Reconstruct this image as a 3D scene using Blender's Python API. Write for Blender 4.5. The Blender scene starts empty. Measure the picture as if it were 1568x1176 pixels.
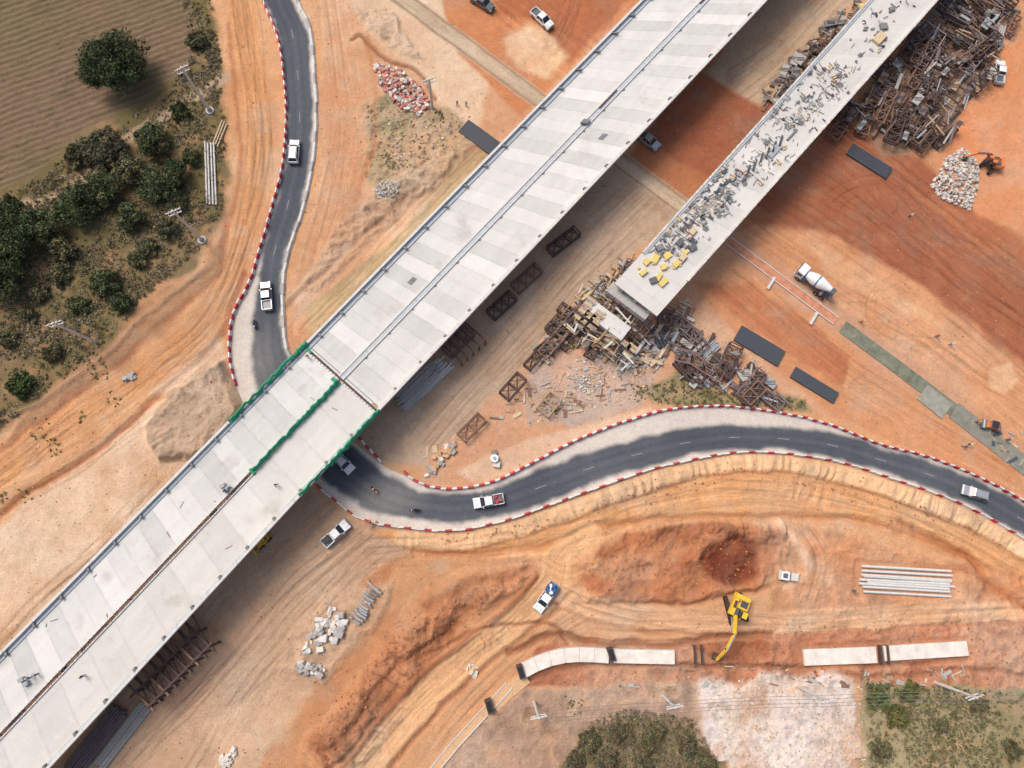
import bpy, math, random
import numpy as np
from mathutils import Vector, Matrix
random.seed(7); rng=np.random.default_rng(7)
K=1.07
# ---------------------------------------------------------------- survey mapping
F=1045.0; CH=120.0
dv=Vector(((735-784)/F,-(788-588)/F,-1)).normalized()
Rm=dv.rotation_difference(Vector((0,0,-1))).to_matrix()
Rn=np.array(Rm)
def P(px,py,z=0.0):
    v=Rm@Vector(((px-784)/F,-(py-588)/F,-1)); t=(z-CH)/v.z
    return Vector((v.x*t,v.y*t,z))
def to_map(X,Y,Z=0.0):
    d=np.stack([X,Y,Z-CH+0*X],-1)@Rn
    cz=np.minimum(d[...,2],-8)
    return 784+F*d[...,0]/-cz, 588-F*d[...,1]/-cz
def lin(c):
    c=c/255.0
    return c/12.92 if c<=0.04045 else ((c+0.055)/1.055)**2.4
def C(r,g,b,k=None):
    k=k or K
    return np.array([lin(r)/k,lin(g)/k,lin(b)/k])
# ---------------------------------------------------------------- noise
_tabs={}
def vn(x,y,sc,seed=0):
    if seed not in _tabs: _tabs[seed]=np.random.default_rng(seed+100).random((257,257))
    T=_tabs[seed]; x=x/sc+seed*17.3; y=y/sc+seed*5.7
    xi=np.floor(x).astype(int); yi=np.floor(y).astype(int); fx=x-xi; fy=y-yi
    fx=fx*fx*(3-2*fx); fy=fy*fy*(3-2*fy); a=xi&255; b=yi&255
    return (T[a,b]*(1-fx)+T[a+1,b]*fx)*(1-fy)+(T[a,b+1]*(1-fx)+T[a+1,b+1]*fx)*fy
def fbm(x,y,sc,seed=0,o=4):
    r=0*x; a=1.0; t=0
    for i in range(o):
        r=r+a*vn(x,y,sc/(2**i),seed+i); t+=a; a*=.55
    return r/t*2-1
def cat(pts,n=8):
    pts=[np.array(p,float) for p in pts]; pts=[2*pts[0]-pts[1]]+pts+[2*pts[-1]-pts[-2]]
    out=[]
    for i in range(1,len(pts)-2):
        a,b,c,d=pts[i-1:i+3]
        for k in range(n):
            t=k/n; out.append(.5*((2*b)+(c-a)*t+(2*a-5*b+4*c-d)*t*t+(3*b-3*c+d-a)*t**3))
    out.append(pts[-2]); return np.array(out)
def resample(w,step):
    w=np.array(w,float); L=np.linalg.norm(np.diff(w,axis=0),axis=1); s=np.concatenate([[0],np.cumsum(L)])
    n=max(2,int(s[-1]/step)+1); q=np.linspace(0,s[-1],n)
    return np.stack([np.interp(q,s,w[:,k]) for k in range(w.shape[1])],1)
# ---------------------------------------------------------------- materials
MATS={}
def pmat(name,col,rough=.8,var=.15,scale=3.0,metal=0,bump=.0,attr=None,spec=.3):
    if name in MATS: return MATS[name]
    m=bpy.data.materials.new(name); m.use_nodes=True; nt=m.node_tree; N=nt.nodes; L=nt.links
    b=N['Principled BSDF']; b.inputs['Roughness'].default_value=rough; b.inputs['Metallic'].default_value=metal
    b.inputs['Specular IOR Level'].default_value=spec
    tc=N.new('ShaderNodeTexCoord'); no=N.new('ShaderNodeTexNoise'); no.inputs['Scale'].default_value=scale; no.inputs['Detail'].default_value=6
    no.inputs['Roughness'].default_value=.65
    L.new(tc.outputs['Object'],no.inputs['Vector'])
    mr=N.new('ShaderNodeMapRange'); mr.inputs[1].default_value=.3; mr.inputs[2].default_value=.7
    mr.inputs[3].default_value=1-var; mr.inputs[4].default_value=1+var; L.new(no.outputs['Fac'],mr.inputs[0])
    mx=N.new('ShaderNodeVectorMath'); mx.operation='SCALE'
    if attr:
        at=N.new('ShaderNodeAttribute'); at.attribute_name=attr; L.new(at.outputs['Color'],mx.inputs[0])
    else: mx.inputs[0].default_value=tuple(col[:3])
    L.new(mr.outputs[0],mx.inputs['Scale']); L.new(mx.outputs[0],b.inputs['Base Color'])
    MATS[name]=m; return m
conc=pmat('concrete',C(208,206,202),.85,.1,1.5)
concd=pmat('concrete_weathered',C(174,171,167),.9,.15,2)
concdk=pmat('concrete_grey_dark',C(128,128,128),.9,.2,2)
rust=pmat('rusty_steel',C(132,102,88),.8,.35,2)
rust2=pmat('rusty_steel_dark',C(90,73,68),.8,.3,2)
rust3=pmat('rusty_steel_purple',C(122,106,106),.8,.3,2)
galv=pmat('galvanised_steel',C(160,165,170),.55,.15,4,.1)
black=pmat('black_rubber',(.02,.02,.022),.7,.1)
glass=pmat('tinted_glass',(.015,.02,.025),.08,.05,spec=.6)
white=pmat('white_paint',(.74,.75,.76),.35,.04,spec=.5)
silver=pmat('silver_paint',(.42,.44,.47),.3,.04,3,.4)
greyp=pmat('grey_paint',(.12,.125,.135),.3,.05,spec=.5)
bluep=pmat('blue_paint',(.04,.12,.34),.3,.05,spec=.5)
darkp=pmat('dark_paint',(.03,.035,.045),.3,.05,spec=.5)
redw=pmat('red_barrier_paint',C(190,62,74),.6,.2,2)
whw=pmat('white_barrier_paint',C(226,220,216),.6,.12,2)
yel=pmat('machine_yellow',(.74,.47,.05),.5,.15,2)
orp=pmat('machine_orange',(.62,.2,.08),.5,.15,3)
wood=pmat('timber',C(172,146,118),.85,.3,3)
woodl=pmat('plywood',C(206,184,152),.85,.2,3)
mat_dk=pmat('dark_sheet',C(80,84,92),.6,.12,3)
green=pmat('green_net',C(52,148,114),.8,.25,4)
headl=pmat('lamp_lens',(.8,.8,.75),.2,.02); taill=pmat('tail_lamp',(.4,.02,.02),.3,.02)
skin=pmat('skin',(.35,.2,.13),.6,.05)
# ---------------------------------------------------------------- mesh builder
COL=bpy.context.scene.collection
class MB:
    def __init__(s): s.v=[];s.f=[];s.m=[];s.mats=[]
    def mi(s,mat):
        if mat not in s.mats: s.mats.append(mat)
        return s.mats.index(mat)
    def add(s,vs,fs,mat):
        o=len(s.v); s.v.extend([tuple(v) for v in vs]); i=s.mi(mat)
        for f in fs: s.f.append([o+k for k in f]); s.m.append(i)
    def box(s,c,size,mat,rz=0,tx=1,ty=1,M=None,jit=0,off=0):
        a,b,h=[q/2 for q in size]; vs=[]
        for z,kx,ky,o in((-h,1,1,0),(h,tx,ty,off)):
            for x,y in((-a,-b),(a,-b),(a,b),(-a,b)):
                vs.append(Vector((x*kx+o,y*ky,z)))
        if jit: vs=[v+Vector((random.uniform(-jit,jit)*size[0],random.uniform(-jit,jit)*size[1],random.uniform(-jit,jit)*size[2])) for v in vs]
        R=M if M is not None else Matrix.Rotation(rz,3,'Z'); c=Vector(c)
        s.add([R@v+c for v in vs],[(3,2,1,0),(4,5,6,7),(0,1,5,4),(1,2,6,5),(2,3,7,6),(3,0,4,7)],mat)
    def beam(s,a,b,w,h,mat):
        a=Vector(a);b=Vector(b);d=b-a;L=d.length
        if L<1e-4: return
        x=d/L; up=Vector((0,0,1)) if abs(x.z)<.95 else Vector((0,1,0)); y=up.cross(x).normalized(); z=x.cross(y)
        M=Matrix((x,y,z)).transposed(); s.box((a+b)/2,(L,w,h),mat,M=M)
    def cyl(s,a,b,r1,r2,mat,n=10):
        a=Vector(a);b=Vector(b);x=(b-a).normalized(); up=Vector((0,0,1)) if abs(x.z)<.95 else Vector((0,1,0))
        y=up.cross(x).normalized(); z=x.cross(y); vs=[]
        for p,r in((a,r1),(b,r2)):
            for k in range(n):
                t=2*math.pi*k/n; vs.append(p+y*math.cos(t)*r+z*math.sin(t)*r)
        fs=[(k,(k+1)%n,n+(k+1)%n,n+k) for k in range(n)]+[tuple(range(n-1,-1,-1)),tuple(range(n,2*n))]
        s.add(vs,fs,mat)
    def prism(s,prof,w,mat,ty=1.0):
        zs=[p[1] for p in prof]; z0,z1=min(zs),max(zs); n=len(prof); vs=[]
        for sg in(-1,1):
            for x,z in prof:
                k=1-(1-ty)*(z-z0)/(z1-z0+1e-6); vs.append((x,sg*w/2*k,z))
        fs=[tuple(range(n-1,-1,-1)),tuple(range(n,2*n))]+[(k,(k+1)%n,n+(k+1)%n,n+k) for k in range(n)]
        s.add(vs,[tuple(reversed(f)) for f in fs],mat)
    def obj(s,name,loc=(0,0,0),rz=0,M=None,bevel=0,sc=1):
        me=bpy.data.meshes.new(name); me.from_pydata(s.v,[],s.f)
        for m in s.mats: me.materials.append(m)
        me.polygons.foreach_set('material_index',s.m); me.update()
        o=bpy.data.objects.new(name,me); COL.objects.link(o); o.location=loc; o.rotation_euler=(0,0,rz); o.scale=(sc,)*3
        if bevel:
            b=o.modifiers.new('b','BEVEL'); b.width=bevel; b.segments=2; b.limit_method='ANGLE'
        return o
def npmesh(name,v,f,col=None,mat=None,smooth=False):
    me=bpy.data.meshes.new(name); v=np.asarray(v,np.float32); f=np.asarray(f,np.int32); k=f.shape[1]
    me.vertices.add(len(v)); me.vertices.foreach_set('co',v.ravel())
    me.loops.add(f.size); me.loops.foreach_set('vertex_index',f.ravel())
    me.polygons.add(len(f)); me.polygons.foreach_set('loop_start',np.arange(0,f.size,k,dtype=np.int32))
    me.polygons.foreach_set('loop_total',np.full(len(f),k,np.int32))
    if smooth: me.polygons.foreach_set('use_smooth',np.ones(len(f),bool))
    me.update(calc_edges=True)
    if col is not None:
        ca=me.color_attributes.new('Col','FLOAT_COLOR','POINT'); c=np.ones((len(v),4),np.float32); c[:,:3]=col; ca.data.foreach_set('color',c.ravel())
    if mat: me.materials.append(mat)
    o=bpy.data.objects.new(name,me); COL.objects.link(o); return o
# ---------------------------------------------------------------- detour road edges
RP=[((395,-70),(437,-75),.45,.43),((403,0),(455,0),.45,.43),((425,55),(475,45),.45,.43),((436,130),(482,115),.45,.43),((438,200),(484,190),.45,.43),((431,265),(478,255),.45,.43),
((415,325),(464,322),.47,.42),((398,385),(444,378),.5,.4),((383,432),(434,430),.58,.36),((357,485),(434,480),.68,.28),((352,545),(438,530),.68,.28),((362,590),(455,565),.62,.33),
((380,630),(480,600),.55,.38),((410,670),(505,635),.5,.42),((445,705),(532,668),.5,.42),((485,742),(560,692),.52,.4),((520,772),(590,715),.55,.36),((560,797),(618,728),.55,.35),
((620,808),(650,744),.55,.34),((700,812),(705,748),.52,.36),((780,795),(762,735),.48,.38),((850,770),(822,705),.43,.36),((920,745),(885,673),.4,.3),((1000,718),(955,646),.34,.27),
((1070,702),(1025,627),.33,.26),((1140,692),(1100,622),.32,.26),((1215,696),(1180,630),.36,.29),((1290,709),(1262,648),.43,.36),((1350,728),(1345,680),.5,.42),((1410,748),(1420,700),.5,.43),
((1480,776),(1500,732),.5,.43),((1568,826),(1585,778),.5,.43),((1660,885),(1680,830),.5,.43),((1800,980),(1820,925),.5,.43)]
rl=cat([p[0] for p in RP],8); rr=cat([p[1] for p in RP],8); rc=cat([(p[2],p[3]) for p in RP],8)
# ---------------------------------------------------------------- terrain
def axis(a,b,st,far):
    c=list(np.arange(a,b,st)); lo=[];hi=[];x=a;s=st
    while x>-far: s*=1.35; x-=s; lo.append(x)
    x=c[-1];s=st
    while x<far: s*=1.35; x+=s; hi.append(x)
    return np.array(lo[::-1]+c+hi)
xs=axis(-110,130,.2,2500); ys=axis(-48,112,.2,2500)
X,Y=np.meshgrid(xs,ys); U,V=to_map(X,Y)
far=np.clip((np.maximum(np.abs(X-8)-125,np.abs(Y-32)-85))/60,0,1)
w1=fbm(X,Y,7,1,5); w2=fbm(X,Y,7,11,5); n1=fbm(X,Y,14,21,5); n2=fbm(X,Y,3,31,4); n3=fbm(X,Y,30,41,3); n4=fbm(X,Y,9,61,5); n5=fbm(X,Y,5,71,5)
col=np.zeros(X.shape+(3,)); col[:]=C(212,158,112); hgt=.10*n2+.12*n1
def sdpoly(pts,u,v):
    pts=np.array(pts,float); d=np.full(u.shape,1e18); ins=np.zeros(u.shape,bool)
    for i in range(len(pts)):
        a=pts[i];b=pts[(i+1)%len(pts)]; e=b-a; wx=u-a[0];wy=v-a[1]
        t=np.clip((wx*e[0]+wy*e[1])/(e@e+1e-9),0,1); d=np.minimum(d,(wx-t*e[0])**2+(wy-t*e[1])**2)
        if a[1]!=b[1]:
            c=((a[1]>v)!=(b[1]>v)); ins^=c&(u<(b[0]-a[0])*(v-a[1])/(b[1]-a[1])+a[0])
    d=np.sqrt(d); return np.where(ins,-d,d)
def crop(pts,mg):
    pts=np.array(pts); k=(U>pts[:,0].min()-mg)&(U<pts[:,0].max()+mg)&(V>pts[:,1].min()-mg)&(V<pts[:,1].max()+mg); return np.nonzero(k)
def pmask(pts,soft=8,warp=10):
    ix=crop(pts,soft+warp+5); d=sdpoly(pts,U[ix]+warp*w1[ix]*1.6,V[ix]+warp*w2[ix]*1.6)
    return ix,np.clip(.5-d/soft,0,1)
def paint(pts,c,soft=10,warp=10,st=1.0,mot=0.0,c2=None,dh=0,rough=0,rs=5):
    ix,m=pmask(pts,soft,warp); m=m*m*(3-2*m)
    cc=np.array(c)[None,:]*np.ones((len(ix[0]),1))
    if c2 is not None:
        k=np.clip(.5+1.6*n1[ix]+.5*n2[ix],0,1)[:,None]; cc=cc*(1-k)+np.array(c2)*k
    m1=(m*st*np.clip(1+mot*n2[ix]*2,0,1.2)).clip(0,1)[:,None]; col[ix]=col[ix]*(1-m1)+cc*m1
    if dh or rough:
        r=0
        if rough:
            r0=1-np.abs(fbm(X[ix],Y[ix],rs,61,5))*2.2; r=rough*r0; col[ix]*=(1+m*.25*(r0-.6))[:,None]
        hgt[ix]+=m*(dh+r)
def pline(pts,u,v):
    pts=np.array(pts,float); best=np.full(u.shape,1e18); sd=np.zeros(u.shape); ss=np.zeros(u.shape); acc=0
    for i in range(len(pts)-1):
        a=pts[i];e=pts[i+1]-a;L=math.hypot(*e)+1e-9; wx=u-a[0];wy=v-a[1]; t=np.clip((wx*e[0]+wy*e[1])/L/L,0,1)
        d2=(wx-t*e[0])**2+(wy-t*e[1])**2; k=d2<best; best=np.where(k,d2,best)
        cr=(e[0]*wy-e[1]*wx); sd=np.where(k,np.sign(cr)*np.sqrt(d2),sd); ss=np.where(k,acc+t*L,ss); acc+=L
    return sd,ss
def stroke(pts,w,c=None,soft=4,warp=2,st=1.0,dh=0,streak=0,fr=5,sl=90,seed=51,ribs=0,rw=13,rd=.3):
    p=cat(pts,4); ix=crop(p,w+soft+warp*2+3)
    d,s=pline(p,U[ix]+warp*w1[ix]*1.6,V[ix]+warp*w2[ix]*1.6); m=np.clip((w/2+soft/2-np.abs(d))/soft,0,1)
    if c is not None:
        m1=(m*st)[:,None]; col[ix]=col[ix]*(1-m1)+np.array(c)*m1
    if streak:
        k=vn(d,s/sl*fr,fr,seed)*.6+vn(d,s/sl*fr*2,fr*.45,seed+1)*.4-.5
        col[ix]*=(1+m*streak*k*2)[:,None]; hgt[ix]+=m*.08*k
    if ribs:
        k=np.abs(vn(s+10*w1[ix],d/5,rw,seed)*2-1)+.5*np.abs(vn(s+6*w2[ix],d/4,rw*.4,seed+1)*2-1); k=1-k
        k=k*np.clip(.65+1.2*n4[ix],.1,1.1); hgt[ix]+=m*ribs*k; col[ix]*=(1-m*rd*np.clip(k,0,1)**1.5+m*rd*.35)[:,None]
    if dh: hgt[ix]+=m*dh
def tracks(pts,n,spread,amp=.3,seed=0,gap=7.0,wd=1.5,wob=10):
    amp*=.85; p=cat(pts,5); ix=crop(p,spread+18); d,s=pline(p,U[ix],V[ix]); rs=np.random.default_rng(seed+5)
    L=s.max(); endf=np.clip(np.minimum(s,L-s)/12,0,1)*(np.abs(d)<spread+16)
    for j in range(n):
        off=rs.uniform(-spread,spread)+wob*(vn(s,0*s,120,seed+j)-.5)*2; a=amp*rs.uniform(.4,1.1)*(1 if rs.random()<.65 else -.7)
        m=np.exp(-((np.abs(d-off)-gap)/wd)**2)*endf*np.clip(vn(s,0*s+j*9,55,seed+j+1)*1.8-.2,0,1)
        col[ix]*=(1-a*m)[:,None]; hgt[ix]-=.05*m
# --- west
paint([(-900,760),(0,760),(120,660),(230,600),(330,560),(380,600),(420,640),(250,800),(150,900),(0,1040),(-900,1900)],C(214,170,132),14,10,1,.2,C(224,190,158))
paint([(-900,640),(0,700),(120,620),(290,500),(340,420),(350,300),(345,100),(320,-200),(400,-200),(425,60),(430,250),(395,400),(340,560),(200,640),(0,800),(-900,1400)],C(208,148,98),14,8,1,.2,C(214,162,116))
veg=[(-1500,-800),(320,-800),(318,0),(335,60),(350,110),(345,220),(345,320),(300,395),(230,450),(170,520),(110,580),(50,630),(0,665),(-900,1200)]
paint(veg,C(136,114,80),16,12,1,.35,C(112,100,62))
paint([(200,480),(310,400),(350,330),(360,250),(340,400),(250,520),(100,620),(0,690),(60,620)],C(164,124,90),12,10,.8,.4)
field=[(-1500,-800),(285,-800),(292,0),(305,50),(290,95),(245,135),(195,165),(130,195),(70,260),(0,295),(-900,600)]
paint(field,C(134,110,88),8,4,1,.1,C(124,106,78))
ix,m=pmask(field,10,4); a=math.radians(25); q=(X[ix]*-math.sin(a)+Y[ix]*math.cos(a)); sn=np.sin((q+.25*n2[ix]+.2*n5[ix])*2*math.pi/1.25)
hgt[ix]+=m*.08*sn; col[ix]*=(1+m*.15*sn*(.4+1.3*n4[ix]+.8*n2[ix]))[:,None]
q2=(X[ix]*math.cos(a)+Y[ix]*math.sin(a)); gk=np.clip(fbm(q2/3,q,1.6,93,3)-.15,0,1)[:,None]*m[:,None]*.8; col[ix]=col[ix]*(1-gk)+C(100,94,62)*gk
stroke([(-60,370),(30,318),(85,300),(140,262),(200,208),(250,180),(300,148),(345,120)],16,C(188,160,130),6,3,.9)
stroke([(200,208),(140,262),(85,300)],4,C(146,128,90),4,3,.5)
stroke([(360,-80),(372,40),(388,130),(396,230),(380,330),(350,430),(300,510),(210,580),(110,640),(0,725),(-120,830)],40,C(210,150,98),10,3,.8,streak=.16,fr=6)
tracks([(360,-80),(372,40),(388,130),(396,230),(380,330),(350,430),(300,510),(210,580),(110,640),(0,725),(-120,830)],8,18,.28,3)
stroke([(375,420),(335,520),(270,580),(195,650),(150,690),(60,745),(-20,800)],9,C(172,102,62),7,5,.8,dh=-.4)
stroke([(345,330),(330,420),(260,490),(190,550),(100,620),(0,690)],9,C(180,116,76),8,7,.7,dh=-.2)
stroke([(350,40),(362,150),(366,260),(340,380)],6,C(178,112,70),5,4,.7)
stroke([(0,645),(90,600),(160,540),(240,470),(320,400)],8,C(174,136,108),7,6,.6,dh=.3)
paint([(0,800),(120,720),(200,760),(160,850),(40,900),(-200,1000)],C(226,194,162),30,14,.7,.3)
paint([(230,600),(280,560),(330,520),(350,560),(300,600)],C(212,188,162),14,10,.6,.3)
for q in range(3): tracks([(360,640),(220,780+q*20),(110,900),(-20,1020)],5,20,.2,20+q)
tracks([(-20,760),(130,680),(230,610),(330,520)],8,26,.25,30)
paint([(262,600),(300,575),(345,560),(378,620),(345,665),(300,705),(248,705),(224,650)],C(198,170,144),12,10,1,.2,C(180,152,126),1.0,.7,6)
stroke([(250,690),(240,640),(290,585),(345,570)],34,None,16,8,1,ribs=.5,rw=9,rd=.25)
# --- between road and bridge
paint([(490,-100),(1120,-100),(467,570),(440,540),(443,430),(478,330),(495,240),(492,100)],C(208,154,114),10,4,1,.2,C(214,168,130))
paint([(500,20),(520,60),(590,100),(575,160),(560,270),(520,340),(470,450),(450,430),(485,330),(500,230),(495,100)],C(206,148,106),14,8,1,.1,C(206,158,118))
tracks([(505,-20),(520,100),(530,200),(505,320),(470,430)],6,22,.25,35)
paint([(510,-60),(640,-60),(760,100),(735,190),(690,180),(640,110),(560,60)],C(226,196,164),12,8,.9,.2,C(216,178,142))
paint([(540,10),(600,20),(650,90),(600,80),(560,50)],C(204,176,152),10,10,.7,.3,None,.2,.4,2.5)
paint([(560,160),(600,130),(680,160),(720,185),(735,215),(660,290),(600,330),(560,270)],C(188,158,124),14,12,.9,.4,C(156,140,106),.1,.3,2)
stroke([(538,62),(552,58),(590,92),(640,110),(668,150)],5,C(134,82,54),5,4,.8,dh=-.4)
stroke([(560,60),(575,140),(570,240),(540,310)],6,C(186,118,72),8,6,.7)
paint([(540,320),(620,270),(700,230),(660,290),(560,380),(480,450),(470,420)],C(184,148,118),12,10,.6,.4,None,0,.4,2.5)
paint([(470,470),(600,370),(720,230),(760,232),(640,360),(500,500),(470,530)],C(200,168,124),8,4,1,.2,C(182,156,116))
stroke([(462,505),(560,405),(660,305),(745,222)],30,None,8,2,1,streak=.4,fr=4)
stroke([(440,470),(480,430),(560,360),(640,290)],6,C(152,106,70),8,5,.7,dh=-.4)
paint([(470,400),(540,370),(560,350),(500,440),(455,500),(450,460)],C(204,174,146),10,8,.5,.4)
# top laterite
paint([(640,-100),(1080,-100),(800,175),(700,80)],C(206,132,84),8,4,1,.15,C(212,146,98))
paint([(740,-100),(1080,-100),(960,0),(868,100),(820,30),(760,20)],C(174,104,66),12,5,1,.15,C(188,114,74))
tracks([(700,-60),(860,70),(980,160)],8,50,.25,40); tracks([(900,-60),(880,20),(840,80),(780,60)],5,20,.25,41)
paint([(770,60),(800,35),(850,50),(865,85),(845,120),(800,105),(775,85)],C(226,186,144),14,10,.9,.3)
# --- east laterite
paint([(1000,160),(1200,-60),(1500,-500),(3000,-500),(3000,1600),(1568,722),(1100,380),(925,245)],C(208,142,94),6,4,1,.15,C(214,154,110))
paint([(960,260),(1000,180),(1100,80),(1230,160),(1330,190),(1440,270),(1600,400),(1900,600),(1900,760),(1568,552),(1400,432),(1250,352),(1170,345),(1040,300)],C(172,104,70),16,8,1,.15,C(162,96,66))  # dark red soil band; narrow bridge's ground shadow is painted into this colour too
paint([(1462,140),(1530,60),(1620,60),(1800,400),(1568,350),(1500,330),(1440,240)],C(224,142,88),14,8,1,.2,C(216,146,100))
paint([(1390,290),(1500,330),(1700,420),(1700,520),(1500,380)],C(188,118,78),16,8,.7,.2)
for k in range(4): tracks([(1120+k*45,350-k*60),(1350+k*40,500-k*55),(1620+k*30,690-k*50)],8,34,.26,80+k*10,wob=16)
for cx,cy,r,t0 in((1310,400,60,.5),(1450,470,80,1.6),(1360,330,60,3.2)):
    th=np.linspace(t0,t0+2.2,8); tracks([(cx+r*math.cos(t)*1.5,cy+r*.8*math.sin(t)) for t in th],2,10,.2,int(cx)%50,wob=4)
paint([(1515,560),(1550,552),(1562,580),(1540,600),(1515,595)],C(226,182,140),8,5,.7)
paint([(1230,360),(1280,390),(1350,430),(1450,500),(1400,490),(1280,430)],C(222,172,128),14,8,.5,.2)
paint([(1080,110),(1190,-20),(1330,-20),(1200,150),(1160,160)],C(182,156,128),12,6,1,.2,C(194,164,134))
tracks([(1290,-30),(1190,80),(1120,140)],7,24,.3,120)
paint([(1290,170),(1420,10),(1430,-60),(1580,-60),(1500,130),(1440,230),(1350,240)],C(164,130,104),10,8,1,.3,C(146,116,94))
paint([(960,255),(985,215),(1180,330),(1110,372),(1040,330)],C(188,122,80),10,4,.8,.2)
paint([(850,300),(930,240),(1040,320),(960,400),(870,470),(770,600),(650,720),(570,700),(540,640),(700,480)],C(182,154,128),10,6,1,.15,C(192,164,138))
tracks([(1000,300),(880,420),(760,550),(640,680)],10,34,.25,130)
# yard
yard=[(975,400),(1060,420),(1110,370),(1300,520),(1568,722),(1568,765),(1420,695),(1280,645),(1200,622),(1020,622),(820,700),(700,745),(640,735),(660,700),(770,590),(870,480)]
paint(yard,C(214,168,134),8,6,1,.2,C(208,154,116))
paint([(1060,430),(1110,372),(1300,520),(1568,722),(1568,765),(1420,695),(1280,645),(1130,520)],C(212,148,102),8,5,1,.2,C(206,142,96))
paint([(1070,430),(1150,430),(1300,540),(1290,600),(1150,500)],C(182,112,74),14,8,.8,.2)
tracks([(1110,420),(1260,540),(1420,650),(1568,740)],9,30,.25,140)
paint([(800,570),(860,540),(960,530),(1010,560),(980,620),(880,650),(800,650)],C(210,166,142),12,10,1,.3,C(186,162,146))
paint([(700,720),(760,690),(860,660),(1000,622),(1020,640),(860,690),(740,740)],C(222,186,154),10,6,.8,.2)
paint([(970,600),(1060,560),(1120,600),(1220,610),(1240,635),(1020,622)],C(146,132,94),10,8,.9,.4)
stroke([(560,-44),(850,171),(1120,371)],27,C(198,174,146),3,1,1)
stroke([(560,-44),(850,171),(1120,371)],24,None,5,1,1,streak=.22,fr=5)
for o in(-13,13): stroke([(560,-44+o),(850,171+o),(1120,371+o)],3,C(146,108,78),2,1,.7)
stroke([(1100,358),(1300,505),(1600,727),(1900,950)],40,C(202,148,112),4,2,1)
# --- south
paint([(560,800),(480,745),(380,820),(200,990),(60,1300),(380,1300),(440,1150),(520,1000),(560,900),(640,850),(700,820)],C(202,166,134),10,8,1,.2,C(188,152,122))
tracks([(540,790),(400,920),(260,1070),(120,1220)],12,46,.26,150); tracks([(600,830),(500,930),(400,1050),(300,1200)],9,30,.26,160)
paint([(700,812),(850,772),(1000,720),(1140,692),(1300,712),(1500,785),(1900,980),(1900,1100),(1568,900),(1350,800),(1150,790),(950,800),(850,840),(640,850),(560,815)],C(216,160,106),8,5,1,.15,C(212,152,98))
E=[(620,826),(700,828),(785,810),(860,784),(930,758),(1005,732),(1070,716),(1140,706),(1215,710),(1300,728),(1400,763),(1480,793),(1568,840),(1700,918)]
stroke(E,28,C(226,184,140),8,3,.8,ribs=.8,rw=12,rd=.4)
stroke([(x,y+17) for x,y in E],4,C(164,108,68),4,5,.7)
stroke([(x,y+40) for x,y in E],30,None,16,5,1,ribs=.25,rw=16,rd=.2)
stroke([(560,850),(700,845),(850,825),(1000,775),(1150,755),(1300,775),(1450,830),(1600,910)],46,None,14,3,1,streak=.14,fr=6)
tracks([(560,850),(700,845),(850,825),(1000,775),(1150,755),(1300,775),(1450,830),(1600,910)],10,26,.3,170)
stroke([(640,850),(800,840),(960,795),(1150,790),(1330,800),(1450,840),(1568,890)],8,C(180,110,62),10,8,.7,dh=-.5)
paint([(560,880),(640,850),(830,855),(835,885),(720,960),(640,1060),(560,1200),(380,1200),(460,1080),(520,1000)],C(202,144,98),12,10,1,.2,C(190,130,86))
paint([(600,960),(700,900),(790,870),(820,880),(700,960),(640,1040),(590,1100),(500,1180),(470,1130),(560,1050)],C(174,114,76),16,12,.9,.4,C(192,134,94),-.3,1.1,7)
stroke([(640,950),(720,900),(810,866)],50,None,14,8,1,ribs=1.0,rw=22,rd=.35)
stroke([(490,1160),(560,1080),(625,1000),(700,945)],60,None,16,10,1,ribs=1.2,rw=20,rd=.4)
stroke([(650,930),(730,890),(810,872)],9,C(148,94,60),8,10,.6,dh=-.4); stroke([(500,1150),(570,1075),(640,1000),(700,950)],10,C(148,92,60),10,14,.6,dh=-.6)
stroke([(530,1190),(600,1100),(660,1030),(760,970)],22,C(172,110,72),12,10,.5,ribs=.9,rw=10,rd=.35)
paint([(640,850),(720,858),(830,855),(700,885),(600,930),(570,900)],C(214,162,116),12,12,.6,.4)
paint([(440,960),(520,900),(600,890),(580,960),(500,1050),(430,1020)],C(210,174,144),14,10,.9,.3,C(196,160,128),.2,.3,3)
paint([(300,1100),(420,1040),(480,1060),(440,1140),(330,1190)],C(216,178,144),20,14,.6,.4)
paint([(880,870),(960,812),(1100,800),(1195,812),(1205,860),(1160,905),(1000,925),(900,930)],C(188,120,78),10,10,1,.2,C(178,110,70),-.2,.8,6)
stroke([(890,880),(950,825),(1060,808),(1185,815)],26,C(156,98,64),12,10,.35,ribs=.9,rw=12,rd=.4)
stroke([(885,925),(985,925),(1090,915),(1180,902)],7,C(154,96,62),8,8,.7,dh=-.4)
paint([(900,870),(960,835),(1060,840),(1000,890),(930,900)],C(204,142,98),16,12,.6,.4)
paint([(1070,862),(1118,815),(1158,832),(1162,885),(1130,898),(1080,888)],C(124,62,40),14,9,1,.2,C(146,78,50),-1.2,.5,3)
paint([(1095,830),(1135,822),(1140,850),(1105,850)],C(160,86,52),10,8,.6,.3)
paint([(1190,800),(1568,880),(1568,960),(1180,960)],C(210,150,106),14,10,1,.3,C(200,136,92),0,.4,5)
paint([(820,990),(900,975),(1150,985),(1200,960),(1900,940),(1900,1060),(1330,1050),(1080,1045),(860,1050),(800,1050)],C(200,146,114),10,8,1,.3,C(184,120,86),-.2,.5,4)
paint([(1060,985),(1170,975),(1190,1000),(1150,1020),(1090,1010)],C(166,96,60),10,8,.8,.3,None,-.4,.3)
paint([(660,1200),(700,1120),(800,1055),(1070,1045),(1100,1200)],C(190,158,134),12,10,1,.3,C(174,142,118),0,.25,3)
hr=[(520,1230),(590,1140),(650,1070),(720,1005),(800,945),(850,895),(862,850),(900,820)]
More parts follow.
